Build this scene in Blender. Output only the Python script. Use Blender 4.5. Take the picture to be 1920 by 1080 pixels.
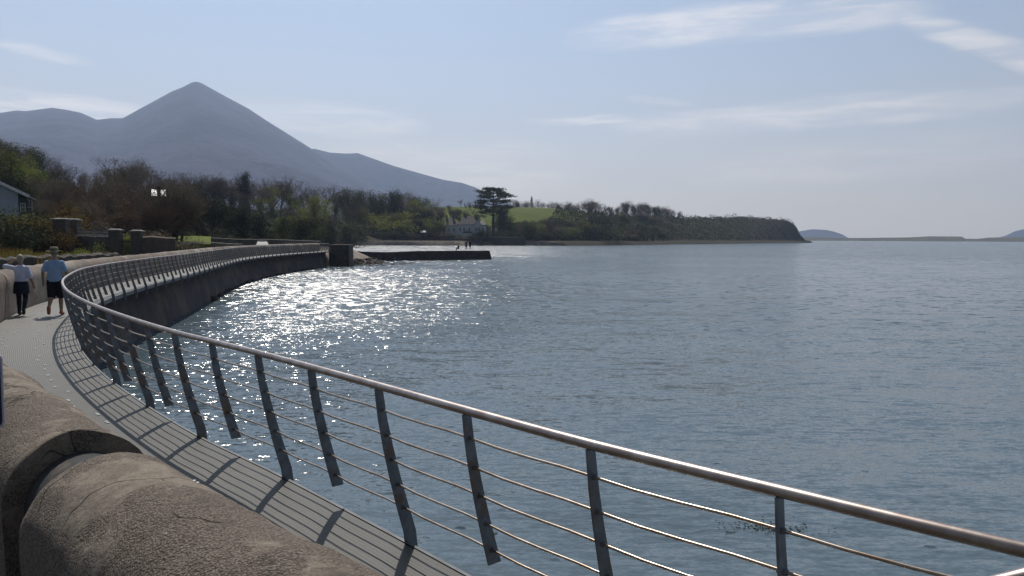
import bpy, bmesh, math, random
import numpy as np
from mathutils import Vector, Matrix, noise
R = math.radians
random.seed(7); rng = np.random.default_rng(7)
sc = bpy.context.scene
col = sc.collection
for o in list(bpy.data.objects): bpy.data.objects.remove(o)

# ------------------------------------------------------------------ camera
CAMZ = 4.30; F = 1400.0; PIT = 0.0674; ROLL = 0.00563
cp, sp = math.cos(PIT), math.sin(PIT)
fw = Vector((0, cp, -sp)); u0 = Vector((0, sp, cp)); r0 = Vector((1, 0, 0))
cr, sr = math.cos(ROLL), math.sin(ROLL)
rt = r0*cr + u0*sr; up = u0*cr - r0*sr
cam_d = bpy.data.cameras.new('camera'); cam = bpy.data.objects.new('camera', cam_d); col.objects.link(cam)
cam_d.sensor_width = 36; cam_d.lens = 36*F/1920; cam_d.clip_start = 0.05; cam_d.clip_end = 40000
M = Matrix((rt, up, -fw)).transposed().to_4x4(); M.translation = (0, 0, CAMZ)
cam.matrix_world = M; sc.camera = cam

def ray(px, py): return fw*F + rt*(px-960) + up*(540-py)
def gz(px, py, z):                       # where a sight line meets the level z
    d = ray(px, py); k = (z-CAMZ)/d.z; return Vector((d.x*k, d.y*k, z))
def at(px, py, Y):                       # where it meets the plane y = Y
    d = ray(px, py); k = Y/d.y; return Vector((d.x*k, Y, CAMZ+d.z*k))
def pxof(x, y): return 960 + 1400*x/max(y, 1e-3)

# ------------------------------------------------------------------ sky and sun
SUN_EL, SUN_AZ = 56.0, -17.0             # azimuth measured from the view direction (+Y), negative = left
sun_d = bpy.data.lights.new('sun', 'SUN'); sun = bpy.data.objects.new('sun', sun_d); col.objects.link(sun)
sun_d.energy = 3.1; sun_d.angle = R(0.5); sun_d.color = (1.0, 0.94, 0.86)
sv = Vector((math.sin(R(SUN_AZ))*math.cos(R(SUN_EL)), math.cos(R(SUN_AZ))*math.cos(R(SUN_EL)), math.sin(R(SUN_EL))))
sun.rotation_euler = sv.to_track_quat('Z', 'Y').to_euler(); sun.location = (0, 0, 50)

world = bpy.data.worlds.new("World"); sc.world = world; world.use_nodes = True
wt = world.node_tree; wt.nodes.clear()
class NT:
    def __init__(s, t): s.t = t
    def n(s, typ, **k):
        nd = s.t.nodes.new(typ)
        for a, v in k.items():
            if a.startswith('i_'):
                key = a[2:]; key = int(key) if key.isdigit() else key.replace('_', ' ')
                s.set(nd, key, v)
            else: setattr(nd, a, v)
        return nd
    def set(s, nd, key, v):
        inp = nd.inputs[key]
        if isinstance(v, bpy.types.NodeSocket): s.t.links.new(v, inp)
        else: inp.default_value = v
    def m(s, op, a, b=None, c=None, clamp=False):
        nd = s.n('ShaderNodeMath', operation=op); nd.use_clamp = clamp
        s.set(nd, 0, a)
        if b is not None: s.set(nd, 1, b)
        if c is not None: s.set(nd, 2, c)
        return nd.outputs[0]
    def mix(s, f, a, b, bt='MIX'):
        nd = s.n('ShaderNodeMix', data_type='RGBA', blend_type=bt)
        s.set(nd, 0, f); s.set(nd, 6, a); s.set(nd, 7, b); return nd.outputs[2]
    def sstep(s, x, a, b, lo=0.0, hi=1.0):
        nd = s.n('ShaderNodeMapRange', interpolation_type='SMOOTHSTEP')
        s.set(nd, 0, x); nd.inputs[1].default_value = a; nd.inputs[2].default_value = b
        nd.inputs[3].default_value = lo; nd.inputs[4].default_value = hi; return nd.outputs[0]
    def noise(s, vec, scale, detail=3, rough=0.5, dist=0.0):
        nd = s.n('ShaderNodeTexNoise'); nd.inputs['Scale'].default_value = scale
        nd.inputs['Detail'].default_value = detail; nd.inputs['Roughness'].default_value = rough
        nd.inputs['Distortion'].default_value = dist
        if vec is not None: s.t.links.new(vec, nd.inputs['Vector'])
        return nd
    def mapping(s, vec, scale=(1, 1, 1), rot=(0, 0, 0), loc=(0, 0, 0)):
        nd = s.n('ShaderNodeMapping'); s.t.links.new(vec, nd.inputs[0])
        nd.inputs[1].default_value = loc; nd.inputs[2].default_value = rot; nd.inputs[3].default_value = scale
        return nd.outputs[0]
W = NT(wt)
out = W.n('ShaderNodeOutputWorld')
sky = W.n('ShaderNodeTexSky', sky_type='NISHITA')
sky.sun_disc = False; sky.sun_elevation = R(SUN_EL); sky.sun_rotation = R(SUN_AZ)
sky.altitude = 0; sky.air_density = 1.0; sky.dust_density = 0.8; sky.ozone_density = 2.0
tc = W.n('ShaderNodeTexCoord'); sx = W.n('ShaderNodeSeparateXYZ'); wt.links.new(tc.outputs['Generated'], sx.inputs[0])
az = W.m('ARCTAN2', sx.outputs[0], sx.outputs[1])             # right of view positive, radians
el = W.m('ARCSINE', sx.outputs[2])
cb = W.n('ShaderNodeCombineXYZ'); wt.links.new(az, cb.inputs[0]); wt.links.new(el, cb.inputs[1])
wn = W.noise(W.mapping(cb.outputs[0], (3.0, 9.0, 1)), 2.0, 5, 0.6)
wn2 = W.noise(W.mapping(cb.outputs[0], (2.0, 14.0, 1), rot=(0, 0, 0.08)), 4.0, 8, 0.62, 0.4)
wobble = W.m('MULTIPLY', W.m('SUBTRACT', wn.outputs['Fac'], 0.5), 0.022)
def band(px0, px1, py, half, slope=0.0, curve=0.0, amt=1.0, hard=0.5):
    """soft streak of thin cloud given in angles of the sky dome"""
    a0 = math.atan((px0-960)/F); a1 = math.atan((px1-960)/F); ac = (a0+a1)/2; aw = abs(a1-a0)/2
    ec = math.atan((446-py)/F*math.cos(ac)); h = half/F*math.cos(ac)
    dx = W.m('DIVIDE', W.m('SUBTRACT', az, ac), aw)
    mid = W.m('ADD', W.m('ADD', ec, W.m('MULTIPLY', dx, slope/F)), W.m('MULTIPLY', W.m('MULTIPLY', dx, dx), curve/F))
    dy = W.m('DIVIDE', W.m('SUBTRACT', W.m('ADD', el, wobble), mid), h)
    r2 = W.m('ADD', W.m('POWER', W.m('ABSOLUTE', dx), 3.0), W.m('MULTIPLY', dy, dy))
    body = W.sstep(r2, 1.3, 0.0)
    tex = W.sstep(wn2.outputs['Fac'], 0.38, 0.38+hard*.6)
    return W.m('MULTIPLY', W.m('MULTIPLY', body, W.m('ADD', W.m('MULTIPLY', tex, 0.75), 0.25)), amt)
bands = [band(1050, 1740, 48, 36, 4, -14, 1.0), band(1640, 2040, 84, 30, -66, 0, 1.0),
         band(1140, 1980, 216, 30, 8, 0, 1.1), band(970, 1200, 229, 9, 0, 0, 1.0, .3), band(1160, 1300, 190, 8, -6, 0, 0.5),
         band(-260, 330, 208, 30, -4, 0, 1.1, .3), band(380, 800, 226, 34, -10, 0, 0.75), band(-20, 200, 112, 12, -10, 0, 0.55),
         band(560, 1100, 320, 60, 0, 0, 0.55), band(1250, 2050, 300, 46, 16, 0, 0.45), band(-900, -200, 120, 60, 0, 0, .8), band(2050, 3200, 190, 90, 0, 0, .8)]
mask = bands[0]
for b in bands[1:]: mask = W.m('MAXIMUM', mask, b)
mask = W.m('MULTIPLY', mask, 0.60)
veil = W.m('MULTIPLY', W.m('MULTIPLY', W.sstep(el, 0.28, 0.0), 0.9), W.sstep(sx.outputs[1], -.6, .3, .4, 1.0))           # pale low veil of high cloud toward the horizon
veil = W.m('MULTIPLY', veil, W.m('ADD', W.m('MULTIPLY', wn.outputs['Fac'], 0.5), 0.75))
base = W.mix(0.60, sky.outputs[0], (1.5, 2.1, 2.95, 1))
# the half of the dome away from the sun, and the zenith, are deeper
dk = W.m('MULTIPLY', W.sstep(sx.outputs[1], -.50, .60, .20, .86), W.sstep(sx.outputs[2], .42, 1.0, 1.0, .55))
hsv = W.n('ShaderNodeHueSaturation'); W.set(hsv, 'Color', base); W.set(hsv, 'Value', dk); hsv.inputs['Saturation'].default_value = .74; base = hsv.outputs[0]
side = W.sstep(az, -.25, .95, 1.03, .86)
# thin cirrus film all over evens the dome out
c1 = W.mix(veil, base, (4.35, 3.95, 3.45, 1))
c2 = W.mix(mask, c1, (6.6, 6.0, 5.4, 1))
fin = W.n('ShaderNodeHueSaturation'); W.set(fin, 'Color', c2); W.set(fin, 'Value', side); c2 = fin.outputs[0]
bg = W.n('ShaderNodeBackground'); wt.links.new(c2, bg.inputs[0]); bg.inputs[1].default_value = 0.15
wt.links.new(bg.outputs[0], out.inputs[0])

sc.view_settings.view_transform = 'Standard'; sc.view_settings.look = 'None'
sc.view_settings.exposure = 0.42; sc.view_settings.gamma = 1.0
sc.view_settings.use_curve_mapping = False
cy = sc.cycles
cy.max_bounces = 6; cy.diffuse_bounces = 3; cy.glossy_bounces = 3; cy.transmission_bounces = 2
cy.volume_bounces = 0; cy.transparent_max_bounces = 6; cy.use_denoising = True
cy.sample_clamp_direct = 0; cy.sample_clamp_indirect = 6

# ------------------------------------------------------------------ materials
def mat(name, color=(.5, .5, .5), rough=.7, metal=0.0, spec=.5):
    m = bpy.data.materials.new(name); m.use_nodes = True
    b = m.node_tree.nodes['Principled BSDF']
    b.inputs['Base Color'].default_value = (*color, 1); b.inputs['Roughness'].default_value = rough
    b.inputs['Metallic'].default_value = metal; b.inputs['Specular IOR Level'].default_value = spec
    return m, NT(m.node_tree), b
def noisy(name, c1, c2, scale=3.0, rough=.85, bump=0.0, bscale=None, bdist=0.02, metal=0.0, c3=None, s3=.6, coord='Object', contrast=(.35, .65), spec=.4, detail=6, translucent=0.0):
    m, N, b = mat(name, c1, rough, metal, spec)
    t = N.n('ShaderNodeTexCoord').outputs[coord]
    nz = N.noise(t, scale, detail, .6)
    f = N.sstep(nz.outputs['Fac'], *contrast)
    c = N.mix(f, (*c1, 1), (*c2, 1))
    if c3 is not None:
        n3 = N.noise(t, s3, 4, .6)
        c = N.mix(N.sstep(n3.outputs['Fac'], .5, .68), c, (*c3, 1))
    N.set(b, 'Base Color', c)
    if bump:
        nb = N.noise(t, bscale or scale*6, 5, .65)
        bn = N.n('ShaderNodeBump'); bn.inputs['Strength'].default_value = bump; bn.inputs['Distance'].default_value = bdist
        N.set(bn, 'Height', nb.outputs['Fac']); N.set(b, 'Normal', bn.outputs[0])
    if translucent:
        tr = N.n('ShaderNodeBsdfTranslucent'); N.set(tr, 'Color', c)
        mx = N.n('ShaderNodeMixShader'); mx.inputs[0].default_value = translucent
        m.node_tree.links.new(b.outputs[0], mx.inputs[1]); m.node_tree.links.new(tr.outputs[0], mx.inputs[2])
        m.node_tree.links.new(mx.outputs[0], m.node_tree.nodes['Material Output'].inputs[0])
    return m
def tintable(m, amount=.35):
    """each copy of a plant its own slightly different shade"""
    N = NT(m.node_tree); b = m.node_tree.nodes['Principled BSDF']
    lk = b.inputs['Base Color'].links[0].from_socket
    oi = N.n('ShaderNodeObjectInfo')
    v = N.m('ADD', N.m('MULTIPLY', oi.outputs['Random'], amount*2), 1-amount)
    hs = N.n('ShaderNodeHueSaturation'); N.set(hs, 'Color', lk); N.set(hs, 'Value', v)
    h = N.m('ADD', N.m('MULTIPLY', oi.outputs['Random'], .03), .485); N.set(hs, 'Hue', h)
    for l in list(lk.links): N.t.links.new(hs.outputs[0], l.to_socket) if l.to_node != hs else None
    return m

M_ = {}
M_['steel'] = noisy('stainless_steel', (.42, .38, .35), (.30, .25, .23), 9, .42, .15, 60, .001, metal=1.0)
M_['bar'] = noisy('bar_steel', (.52, .45, .38), (.36, .28, .21), 7, .30, .1, 60, .001, metal=1.0)
M_['post'] = noisy('galvanised_post', (.23, .25, .28), (.16, .175, .195), 14, .5, .2, 90, .001, metal=.35, c3=(.20, .15, .12), s3=5)
M_['fascia'] = noisy('deck_edge_channel', (.15, .155, .16), (.10, .105, .11), 6, .6, .1, 40, .002, metal=.2)
M_['seawall'] = noisy('weedy_seawall', (.060, .050, .050), (.034, .029, .032), .9, .85, .9, 2.2, .12, c3=(.10, .082, .06), s3=.35)
M_['asphalt'] = noisy('asphalt', (.055, .055, .057), (.075, .072, .07), 3, .9, .3, 80, .005)
M_['stone_dark'] = noisy('dark_field_stone', (.070, .062, .056), (.12, .106, .095), 4, .95, 1.0, 7, .05, c3=(.05, .055, .04), s3=1.2)
M_['stone_cap'] = noisy('cap_stone', (.30, .29, .27), (.20, .19, .175), 3, .9, .5, 20, .02)
M_['pillar'] = noisy('pillar_stone', (.13, .115, .10), (.085, .078, .07), 5, .95, .8, 9, .04)
M_['render_wall'] = noisy('old_rendered_wall', (.16, .125, .105), (.11, .088, .075), 2.5, .95, .6, 12, .02)
M_['iron'] = noisy('painted_iron', (.25, .26, .27), (.12, .12, .13), 6, .5, metal=.4)
M_['slate'] = noisy('slate', (.028, .028, .034), (.042, .042, .048), 3, .7, .4, 15, .02)
M_['white_wall'] = noisy('limewash', (.62, .64, .66), (.50, .52, .55), 1.0, .9, .2, 8, .01)
M_['blue_wall'] = noisy('pale_blue_render', (.40, .46, .52), (.34, .40, .46), .8, .9, .2, 8, .01)
M_['white_trim'] = noisy('white_trim', (.78, .79, .80), (.66, .67, .68), 3, .6)
M_['dark_wall'] = noisy('dark_boarding', (.045, .045, .05), (.07, .065, .06), 3, .8)
m, N, b = mat('window_glass', (.02, .025, .03), .08); M_['glass'] = m
M_['bark'] = noisy('bark', (.085, .070, .060), (.050, .043, .038), 3, .95)
M_['twig'] = tintable(noisy('twigs', (.185, .150, .112), (.115, .094, .076), 1.2, .9, spec=.08, translucent=.12), .3)
M_['twig_red'] = tintable(noisy('russet_twigs', (.165, .10, .068), (.105, .074, .056), 1.0, .9, spec=.08, translucent=.15), .25)
M_['leaf_y'] = tintable(noisy('fresh_leaves', (.19, .20, .036), (.115, .135, .03), .7, .7, spec=.08, translucent=.35), .3)
M_['leaf_g'] = tintable(noisy('green_leaves', (.088, .105, .034), (.055, .068, .028), .6, .7, spec=.08, translucent=.25), .3)
M_['leaf_d'] = tintable(noisy('evergreen_leaves', (.036, .046, .024), (.056, .064, .032), .6, .8, spec=.08, translucent=.1), .3)
M_['leaf_o'] = tintable(noisy('ochre_leaves', (.17, .105, .030), (.10, .075, .028), .9, .8, spec=.08, translucent=.3), .25)
M_['grass'] = noisy('rough_grass', (.11, .12, .025), (.16, .13, .045), 3, .95, .6, 30, .05)
M_['sign_blue'] = noisy('sign_navy', (.018, .020, .045), (.025, .028, .06), 4, .4)
M_['sign_edge'] = noisy('sign_edge', (.55, .52, .60), (.45, .43, .50), 4, .4)
M_['pier'] = noisy('pier_stone', (.062, .053, .052), (.036, .031, .033), .8, .9, .8, 4, .08)
M_['rock'] = noisy('shore_rock', (.035, .030, .028), (.060, .052, .046), 2.0, .9, .9, 8, .05)

# water --------------------------------------------------------------
m, N, b = mat('sea_water', (.082, .118, .144), .16); M_['water'] = m
b.inputs['IOR'].default_value = 1.333
g = N.n('ShaderNodeNewGeometry').outputs['Position']
def slope(scale, sxy, rot, detail, amp):
    nz = N.noise(N.mapping(g, (*sxy, 1), rot=(0, 0, rot)), scale, detail, .55)
    v = N.n('ShaderNodeVectorMath', operation='SUBTRACT'); N.set(v, 0, nz.outputs['Color']); v.inputs[1].default_value = (.5, .5, .5)
    k = N.n('ShaderNodeVectorMath', operation='SCALE'); N.set(k, 0, v.outputs[0]); N.set(k, 'Scale', amp); return k.outputs[0]
patch = N.noise(N.mapping(g, (.010, .035, 1), rot=(0, 0, .1)), 1.0, 3, .5)
pf = N.sstep(patch.outputs['Fac'], .36, .62, .80, 1.2)
vadd = lambda a, c: (lambda nd: (N.set(nd, 0, a), N.set(nd, 1, c), nd.outputs[0])[2])(N.n('ShaderNodeVectorMath', operation='ADD'))
s = vadd(slope(1.0, (1.1, 5.0), .10, 2, .50), slope(1.0, (3.2, 13.0), .22, 2, .68))
s = vadd(s, slope(1.0, (.25, .8), .25, 1, .35))
s = vadd(s, slope(1.0, (12, 26.0), .3, 1, .5))
sc2 = N.n('ShaderNodeVectorMath', operation='SCALE'); N.set(sc2, 0, s); spd = N.n('ShaderNodeVectorMath', operation='LENGTH'); N.set(spd, 0, g)
grow_ = N.sstep(spd.outputs['Value'], 50, 260, 1.0, 2.3)
N.set(sc2, 'Scale', N.m('MULTIPLY', pf, grow_))
sp = N.n('ShaderNodeSeparateXYZ'); N.set(sp, 0, g)
dist = N.m('SQRT', N.m('ADD', N.m('MULTIPLY', sp.outputs[0], sp.outputs[0]), N.m('MULTIPLY', sp.outputs[1], sp.outputs[1])))
edge_n = N.noise(N.mapping(g, (.03, .09, 1)), 1.0, 4, .6)
dd_ = N.m('MULTIPLY', dist, N.m('ADD', .55, N.m('MULTIPLY', edge_n.outputs['Fac'], .9)))
ruf = N.m('ADD', N.m('MULTIPLY', N.sstep(dd_, 26, 36), N.sstep(dd_, 105, 80)), N.m('MULTIPLY', N.sstep(dd_, 80, 150), .38))
ruf = N.m('ADD', ruf, N.m('MULTIPLY', N.sstep(dd_, 150, 200), 1.6))
ruf = N.m('ADD', N.m('MULTIPLY', ruf, .66), .006)
ratio = N.m('DIVIDE', sp.outputs[0], dist)
ruf = N.m('MULTIPLY', ruf, N.m('MULTIPLY', N.sstep(ratio, -.04, .10, 1.0, .12), N.sstep(ratio, -.40, -.30, .15, 1.0)))
nearp = N.m('MULTIPLY', N.sstep(sp.outputs[0], -2.6, -5.0), N.m('MULTIPLY', N.sstep(dist, 32, 24), .13))
ruf = N.m('ADD', ruf, nearp)
N.set(b, 'Roughness', N.m('ADD', .13, N.m('MULTIPLY', N.m('MINIMUM', ruf, 1.0), .08)))           # wind ruffled belts and calmer belts between
rot_u = (math.sin(R(SUN_AZ)), math.cos(R(SUN_AZ)))         # wavelets run with the breeze
bias = N.m('ADD', .35, N.m('ADD', N.m('MULTIPLY', N.sstep(dist, 25, 45), -.45), N.m('MULTIPLY', N.sstep(dist, 90, 170), -.60)))
def facets(cell, seed, reach):
    vo_ = N.n('ShaderNodeTexVoronoi', feature='F1'); vo_.inputs['Scale'].default_value = 1.0
    wob = N.noise(g, 2.0/cell*.2, 2, .5)
    ma = N.n('ShaderNodeVectorMath', operation='MULTIPLY_ADD'); N.set(ma, 0, wob.outputs['Color']); ma.inputs[1].default_value = (1.5, 1.5, 0); N.set(ma, 2, N.mapping(g, (1/cell, 1.6/cell, 1), loc=(seed, seed*2, 0)))
    N.set(vo_, 'Vector', ma.outputs[0]); sc_ = N.n('ShaderNodeSeparateColor'); N.set(sc_, 0, vo_.outputs['Color'])
    pick = N.m('LESS_THAN', sc_.outputs[2], ruf)
    u_ = N.m('MULTIPLY', N.m('SUBTRACT', sc_.outputs[0], .8), 1.25); u_ = N.m('MULTIPLY', N.m('SIGN', u_), N.m('POWER', N.m('ABSOLUTE', u_), .42))
    a_ = N.m('MULTIPLY', u_, N.m('MULTIPLY', pick, reach)); b_ = N.m('MULTIPLY', N.m('ADD', N.m('SUBTRACT', sc_.outputs[1], .5), bias), N.m('MULTIPLY', pick, .26))
    cx = N.m('ADD', N.m('MULTIPLY', a_, rot_u[0]), N.m('MULTIPLY', b_, rot_u[1])); cy_ = N.m('SUBTRACT', N.m('MULTIPLY', a_, rot_u[1]), N.m('MULTIPLY', b_, rot_u[0]))
    cc = N.n('ShaderNodeCombineXYZ'); N.set(cc, 0, cx); N.set(cc, 1, cy_); return cc.outputs[0]
far_f = N.sstep(dist, 20, 60)
mf_ = N.n('ShaderNodeMix', data_type='VECTOR'); N.set(mf_, 0, far_f); N.set(mf_, 4, facets(.13, 3.1, .60)); N.set(mf_, 5, facets(.46, 7.7, .60)); fac_v = mf_.outputs[1]
an = N.n('ShaderNodeVectorMath', operation='MULTIPLY'); N.set(an, 0, sc2.outputs[0]); an.inputs[1].default_value = (.95, 1.0, 0)
nn = vadd(vadd(an.outputs[0], fac_v), (0, 0, 1)); nrm = N.n('ShaderNodeVectorMath', operation='NORMALIZE'); N.set(nrm, 0, nn)
N.set(b, 'Normal', nrm.outputs[0])

# deck grating ---------------------------------------------------------
m, N, b = mat('deck_grating', (.3, .3, .28), .55); M_['deck'] = m
uv = N.n('ShaderNodeTexCoord').outputs['UV']; su = N.n('ShaderNodeSeparateXYZ'); N.set(su, 0, uv)
rib = N.m('FRACT', N.m('MULTIPLY', su.outputs[1], 34.0)); gap = N.m('LESS_THAN', rib, .42)
jo = N.m('LESS_THAN', N.m('FRACT', N.m('MULTIPLY', su.outputs[0], 1/1.88)), .008)
cr2 = N.m('LESS_THAN', N.m('FRACT', N.m('MULTIPLY', su.outputs[0], 12.0)), .16)
nz = N.noise(N.n('ShaderNodeTexCoord').outputs['Object'], 1.6, 6, .6)
nz2 = N.noise(N.n('ShaderNodeTexCoord').outputs['Object'], 35, 3, .6)
c = N.mix(N.sstep(nz.outputs['Fac'], .35, .65), (.064, .059, .042, 1), (.086, .080, .057, 1))
far_glare = N.sstep(su.outputs[0], 15.0, 30.0); c = N.mix(far_glare, c, (.225, .217, .185, 1))  # paler with length: grazing glare on the far deck put into the colour
c = N.mix(N.m('MULTIPLY', nz2.outputs['Fac'], .35), c, (.060, .058, .050, 1))
c = N.mix(N.m('MULTIPLY', gap, .8), c, (.035, .035, .035, 1))
c = N.mix(N.m('MULTIPLY', cr2, .25), c, (.06, .06, .06, 1))
c = N.mix(N.m('MULTIPLY', jo, .6), c, (.04, .04, .04, 1))
N.set(b, 'Base Color', c)
bn = N.n('ShaderNodeBump', i_Strength=.5, i_Distance=.01); N.set(bn, 'Height', N.m('SUBTRACT', 1.0, gap)); N.set(b, 'Normal', bn.outputs[0])

# parapet: pebbly weathered concrete -----------------------------------
m, N, b = mat('weathered_parapet', (.3, .25, .2), .95, spec=.2); M_['parapet'] = m
t = N.n('ShaderNodeTexCoord').outputs['Object']
a1 = N.noise(t, 2.3, 5, .62, .5); a2 = N.noise(t, 9, 6, .7); a3 = N.noise(t, 46, 5, .75); lic = N.noise(t, 5.3, 7, .75, .6); a4 = N.noise(t, 160, 3, .7)
def vor(sc_, feat='F1'):
    v_ = N.n('ShaderNodeTexVoronoi', feature=feat); v_.inputs['Scale'].default_value = sc_
    w_ = N.n('ShaderNodeVectorMath', operation='MULTIPLY_ADD'); N.set(w_, 0, a3.outputs['Color']); w_.inputs[1].default_value = (.012, .012, .012); N.set(w_, 2, t); N.set(v_, 'Vector', w_.outputs[0]); return v_
p1 = vor(110); pebc = N.n('ShaderNodeSeparateColor'); N.set(pebc, 0, p1.outputs['Color'])
bare = N.sstep(a1.outputs['Fac'], .44, .54)                      # where the smooth skin has worn off and pebbles show
skin = N.mix(N.sstep(a2.outputs['Fac'], .35, .65), (.262, .222, .180, 1), (.175, .145, .118, 1))
skin = N.mix(N.m('MULTIPLY', N.sstep(a3.outputs['Fac'], .50, .36), .45), skin, (.070, .056, .046, 1))
peb = N.mix(pebc.outputs[0], (.120, .102, .084, 1), (.28, .245, .20, 1)); peb = N.mix(N.m('MULTIPLY', pebc.outputs[1], .35), peb, (.19, .115, .095, 1))
peb = N.mix(N.m('MULTIPLY', N.sstep(p1.outputs[0], .38, .70), .6), peb, (.045, .038, .032, 1))
c = N.mix(bare, skin, peb)
c = N.mix(N.m('MULTIPLY', N.sstep(a4.outputs['Fac'], .45, .62), .35), c, (.33, .29, .235, 1))
c = N.mix(N.m('MULTIPLY', N.sstep(lic.outputs['Fac'], .62, .67), .75), c, (.33, .315, .28, 1))
c = N.mix(N.m('MULTIPLY', N.sstep(N.noise(t, 3.1, 6, .7).outputs['Fac'], .56, .70), .55), c, (.050, .042, .036, 1))
ck = N.n('ShaderNodeTexVoronoi', feature='DISTANCE_TO_EDGE'); ck.inputs['Scale'].default_value = 1.7
wv = N.noise(t, 3, 2, .5); wa = N.n('ShaderNodeVectorMath', operation='MULTIPLY_ADD'); N.set(wa, 0, wv.outputs['Color']); wa.inputs[1].default_value = (.4, .4, .4); N.set(wa, 2, t)
N.set(ck, 'Vector', wa.outputs[0]); crack = N.sstep(ck.outputs[0], .012, .0)
crm = N.m('MULTIPLY', crack, N.sstep(N.noise(t, 1.3, 2).outputs['Fac'], .46, .52))
c = N.mix(N.m('MULTIPLY', crm, .55), c, (.018, .016, .014, 1))
N.set(b, 'Base Color', c)
h = N.m('ADD', N.m('MULTIPLY', a3.outputs['Fac'], .9), N.m('MULTIPLY', a2.outputs['Fac'], 1.3))
h = N.m('SUBTRACT', h, N.m('MULTIPLY', N.m('MULTIPLY', p1.outputs[0], bare), .9)); h = N.m('SUBTRACT', h, crm)
bn = N.n('ShaderNodeBump', i_Strength=1.0, i_Distance=.009); N.set(bn, 'Height', h); N.set(b, 'Normal', bn.outputs[0])
M_['parapet_mid'] = noisy('sea_wall_render', (.21, .165, .135), (.135, .108, .09), 1.1, .95, .9, 9, .03, c3=(.30, .27, .23), s3=.5)
# smooth repair mortar in the broken joint
M_['mortar'] = noisy('smooth_mortar', (.060, .060, .062), (.042, .042, .045), 5, .9, .5, 40, .006, c3=(.13, .11, .09), s3=6)

# land: woodland floor, pasture and beach kept apart by a painted attribute of ground cover
m, N, b = mat('land_cover', (.1, .1, .05), .95, spec=.1); M_['land'] = m
t = N.n('ShaderNodeTexCoord').outputs['Object']
at_ = N.n('ShaderNodeAttribute', attribute_name='cover'); sp_ = N.n('ShaderNodeSeparateXYZ'); N.set(sp_, 0, at_.outputs['Vector'])
n1 = N.noise(t, .06, 6, .65); n2 = N.noise(t, .6, 5, .6)
floor = N.mix(N.sstep(n2.outputs['Fac'], .35, .65), (.030, .027, .020, 1), (.050, .048, .025, 1))
fld = N.mix(N.sstep(n1.outputs['Fac'], .35, .65), (.085, .115, .018, 1), (.062, .085, .016, 1))
fld = N.mix(N.m('MULTIPLY', n2.outputs['Fac'], .4), fld, (.13, .13, .03, 1))
bch = N.mix(N.sstep(n2.outputs['Fac'], .4, .6), (.30, .255, .215, 1), (.19, .165, .145, 1))
c = N.mix(sp_.outputs[0], floor, fld); c = N.mix(sp_.outputs[1], c, bch); N.set(b, 'Base Color', c)
bn = N.n('ShaderNodeBump', i_Strength=.6, i_Distance=.3); N.set(bn, 'Height', n2.outputs['Fac']); N.set(b, 'Normal', bn.outputs[0])

M_['mount'] = noisy('hazy_blue_heath', (.066, .062, .108), (.036, .040, .070), .006, 1.0, .8, .02, 25, spec=.1)  # heath colour with the blue-violet of distance haze mixed in
M_['isle'] = noisy('island_grass', (.10, .10, .055), (.065, .060, .045), .01, 1.0, spec=.1)

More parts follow.
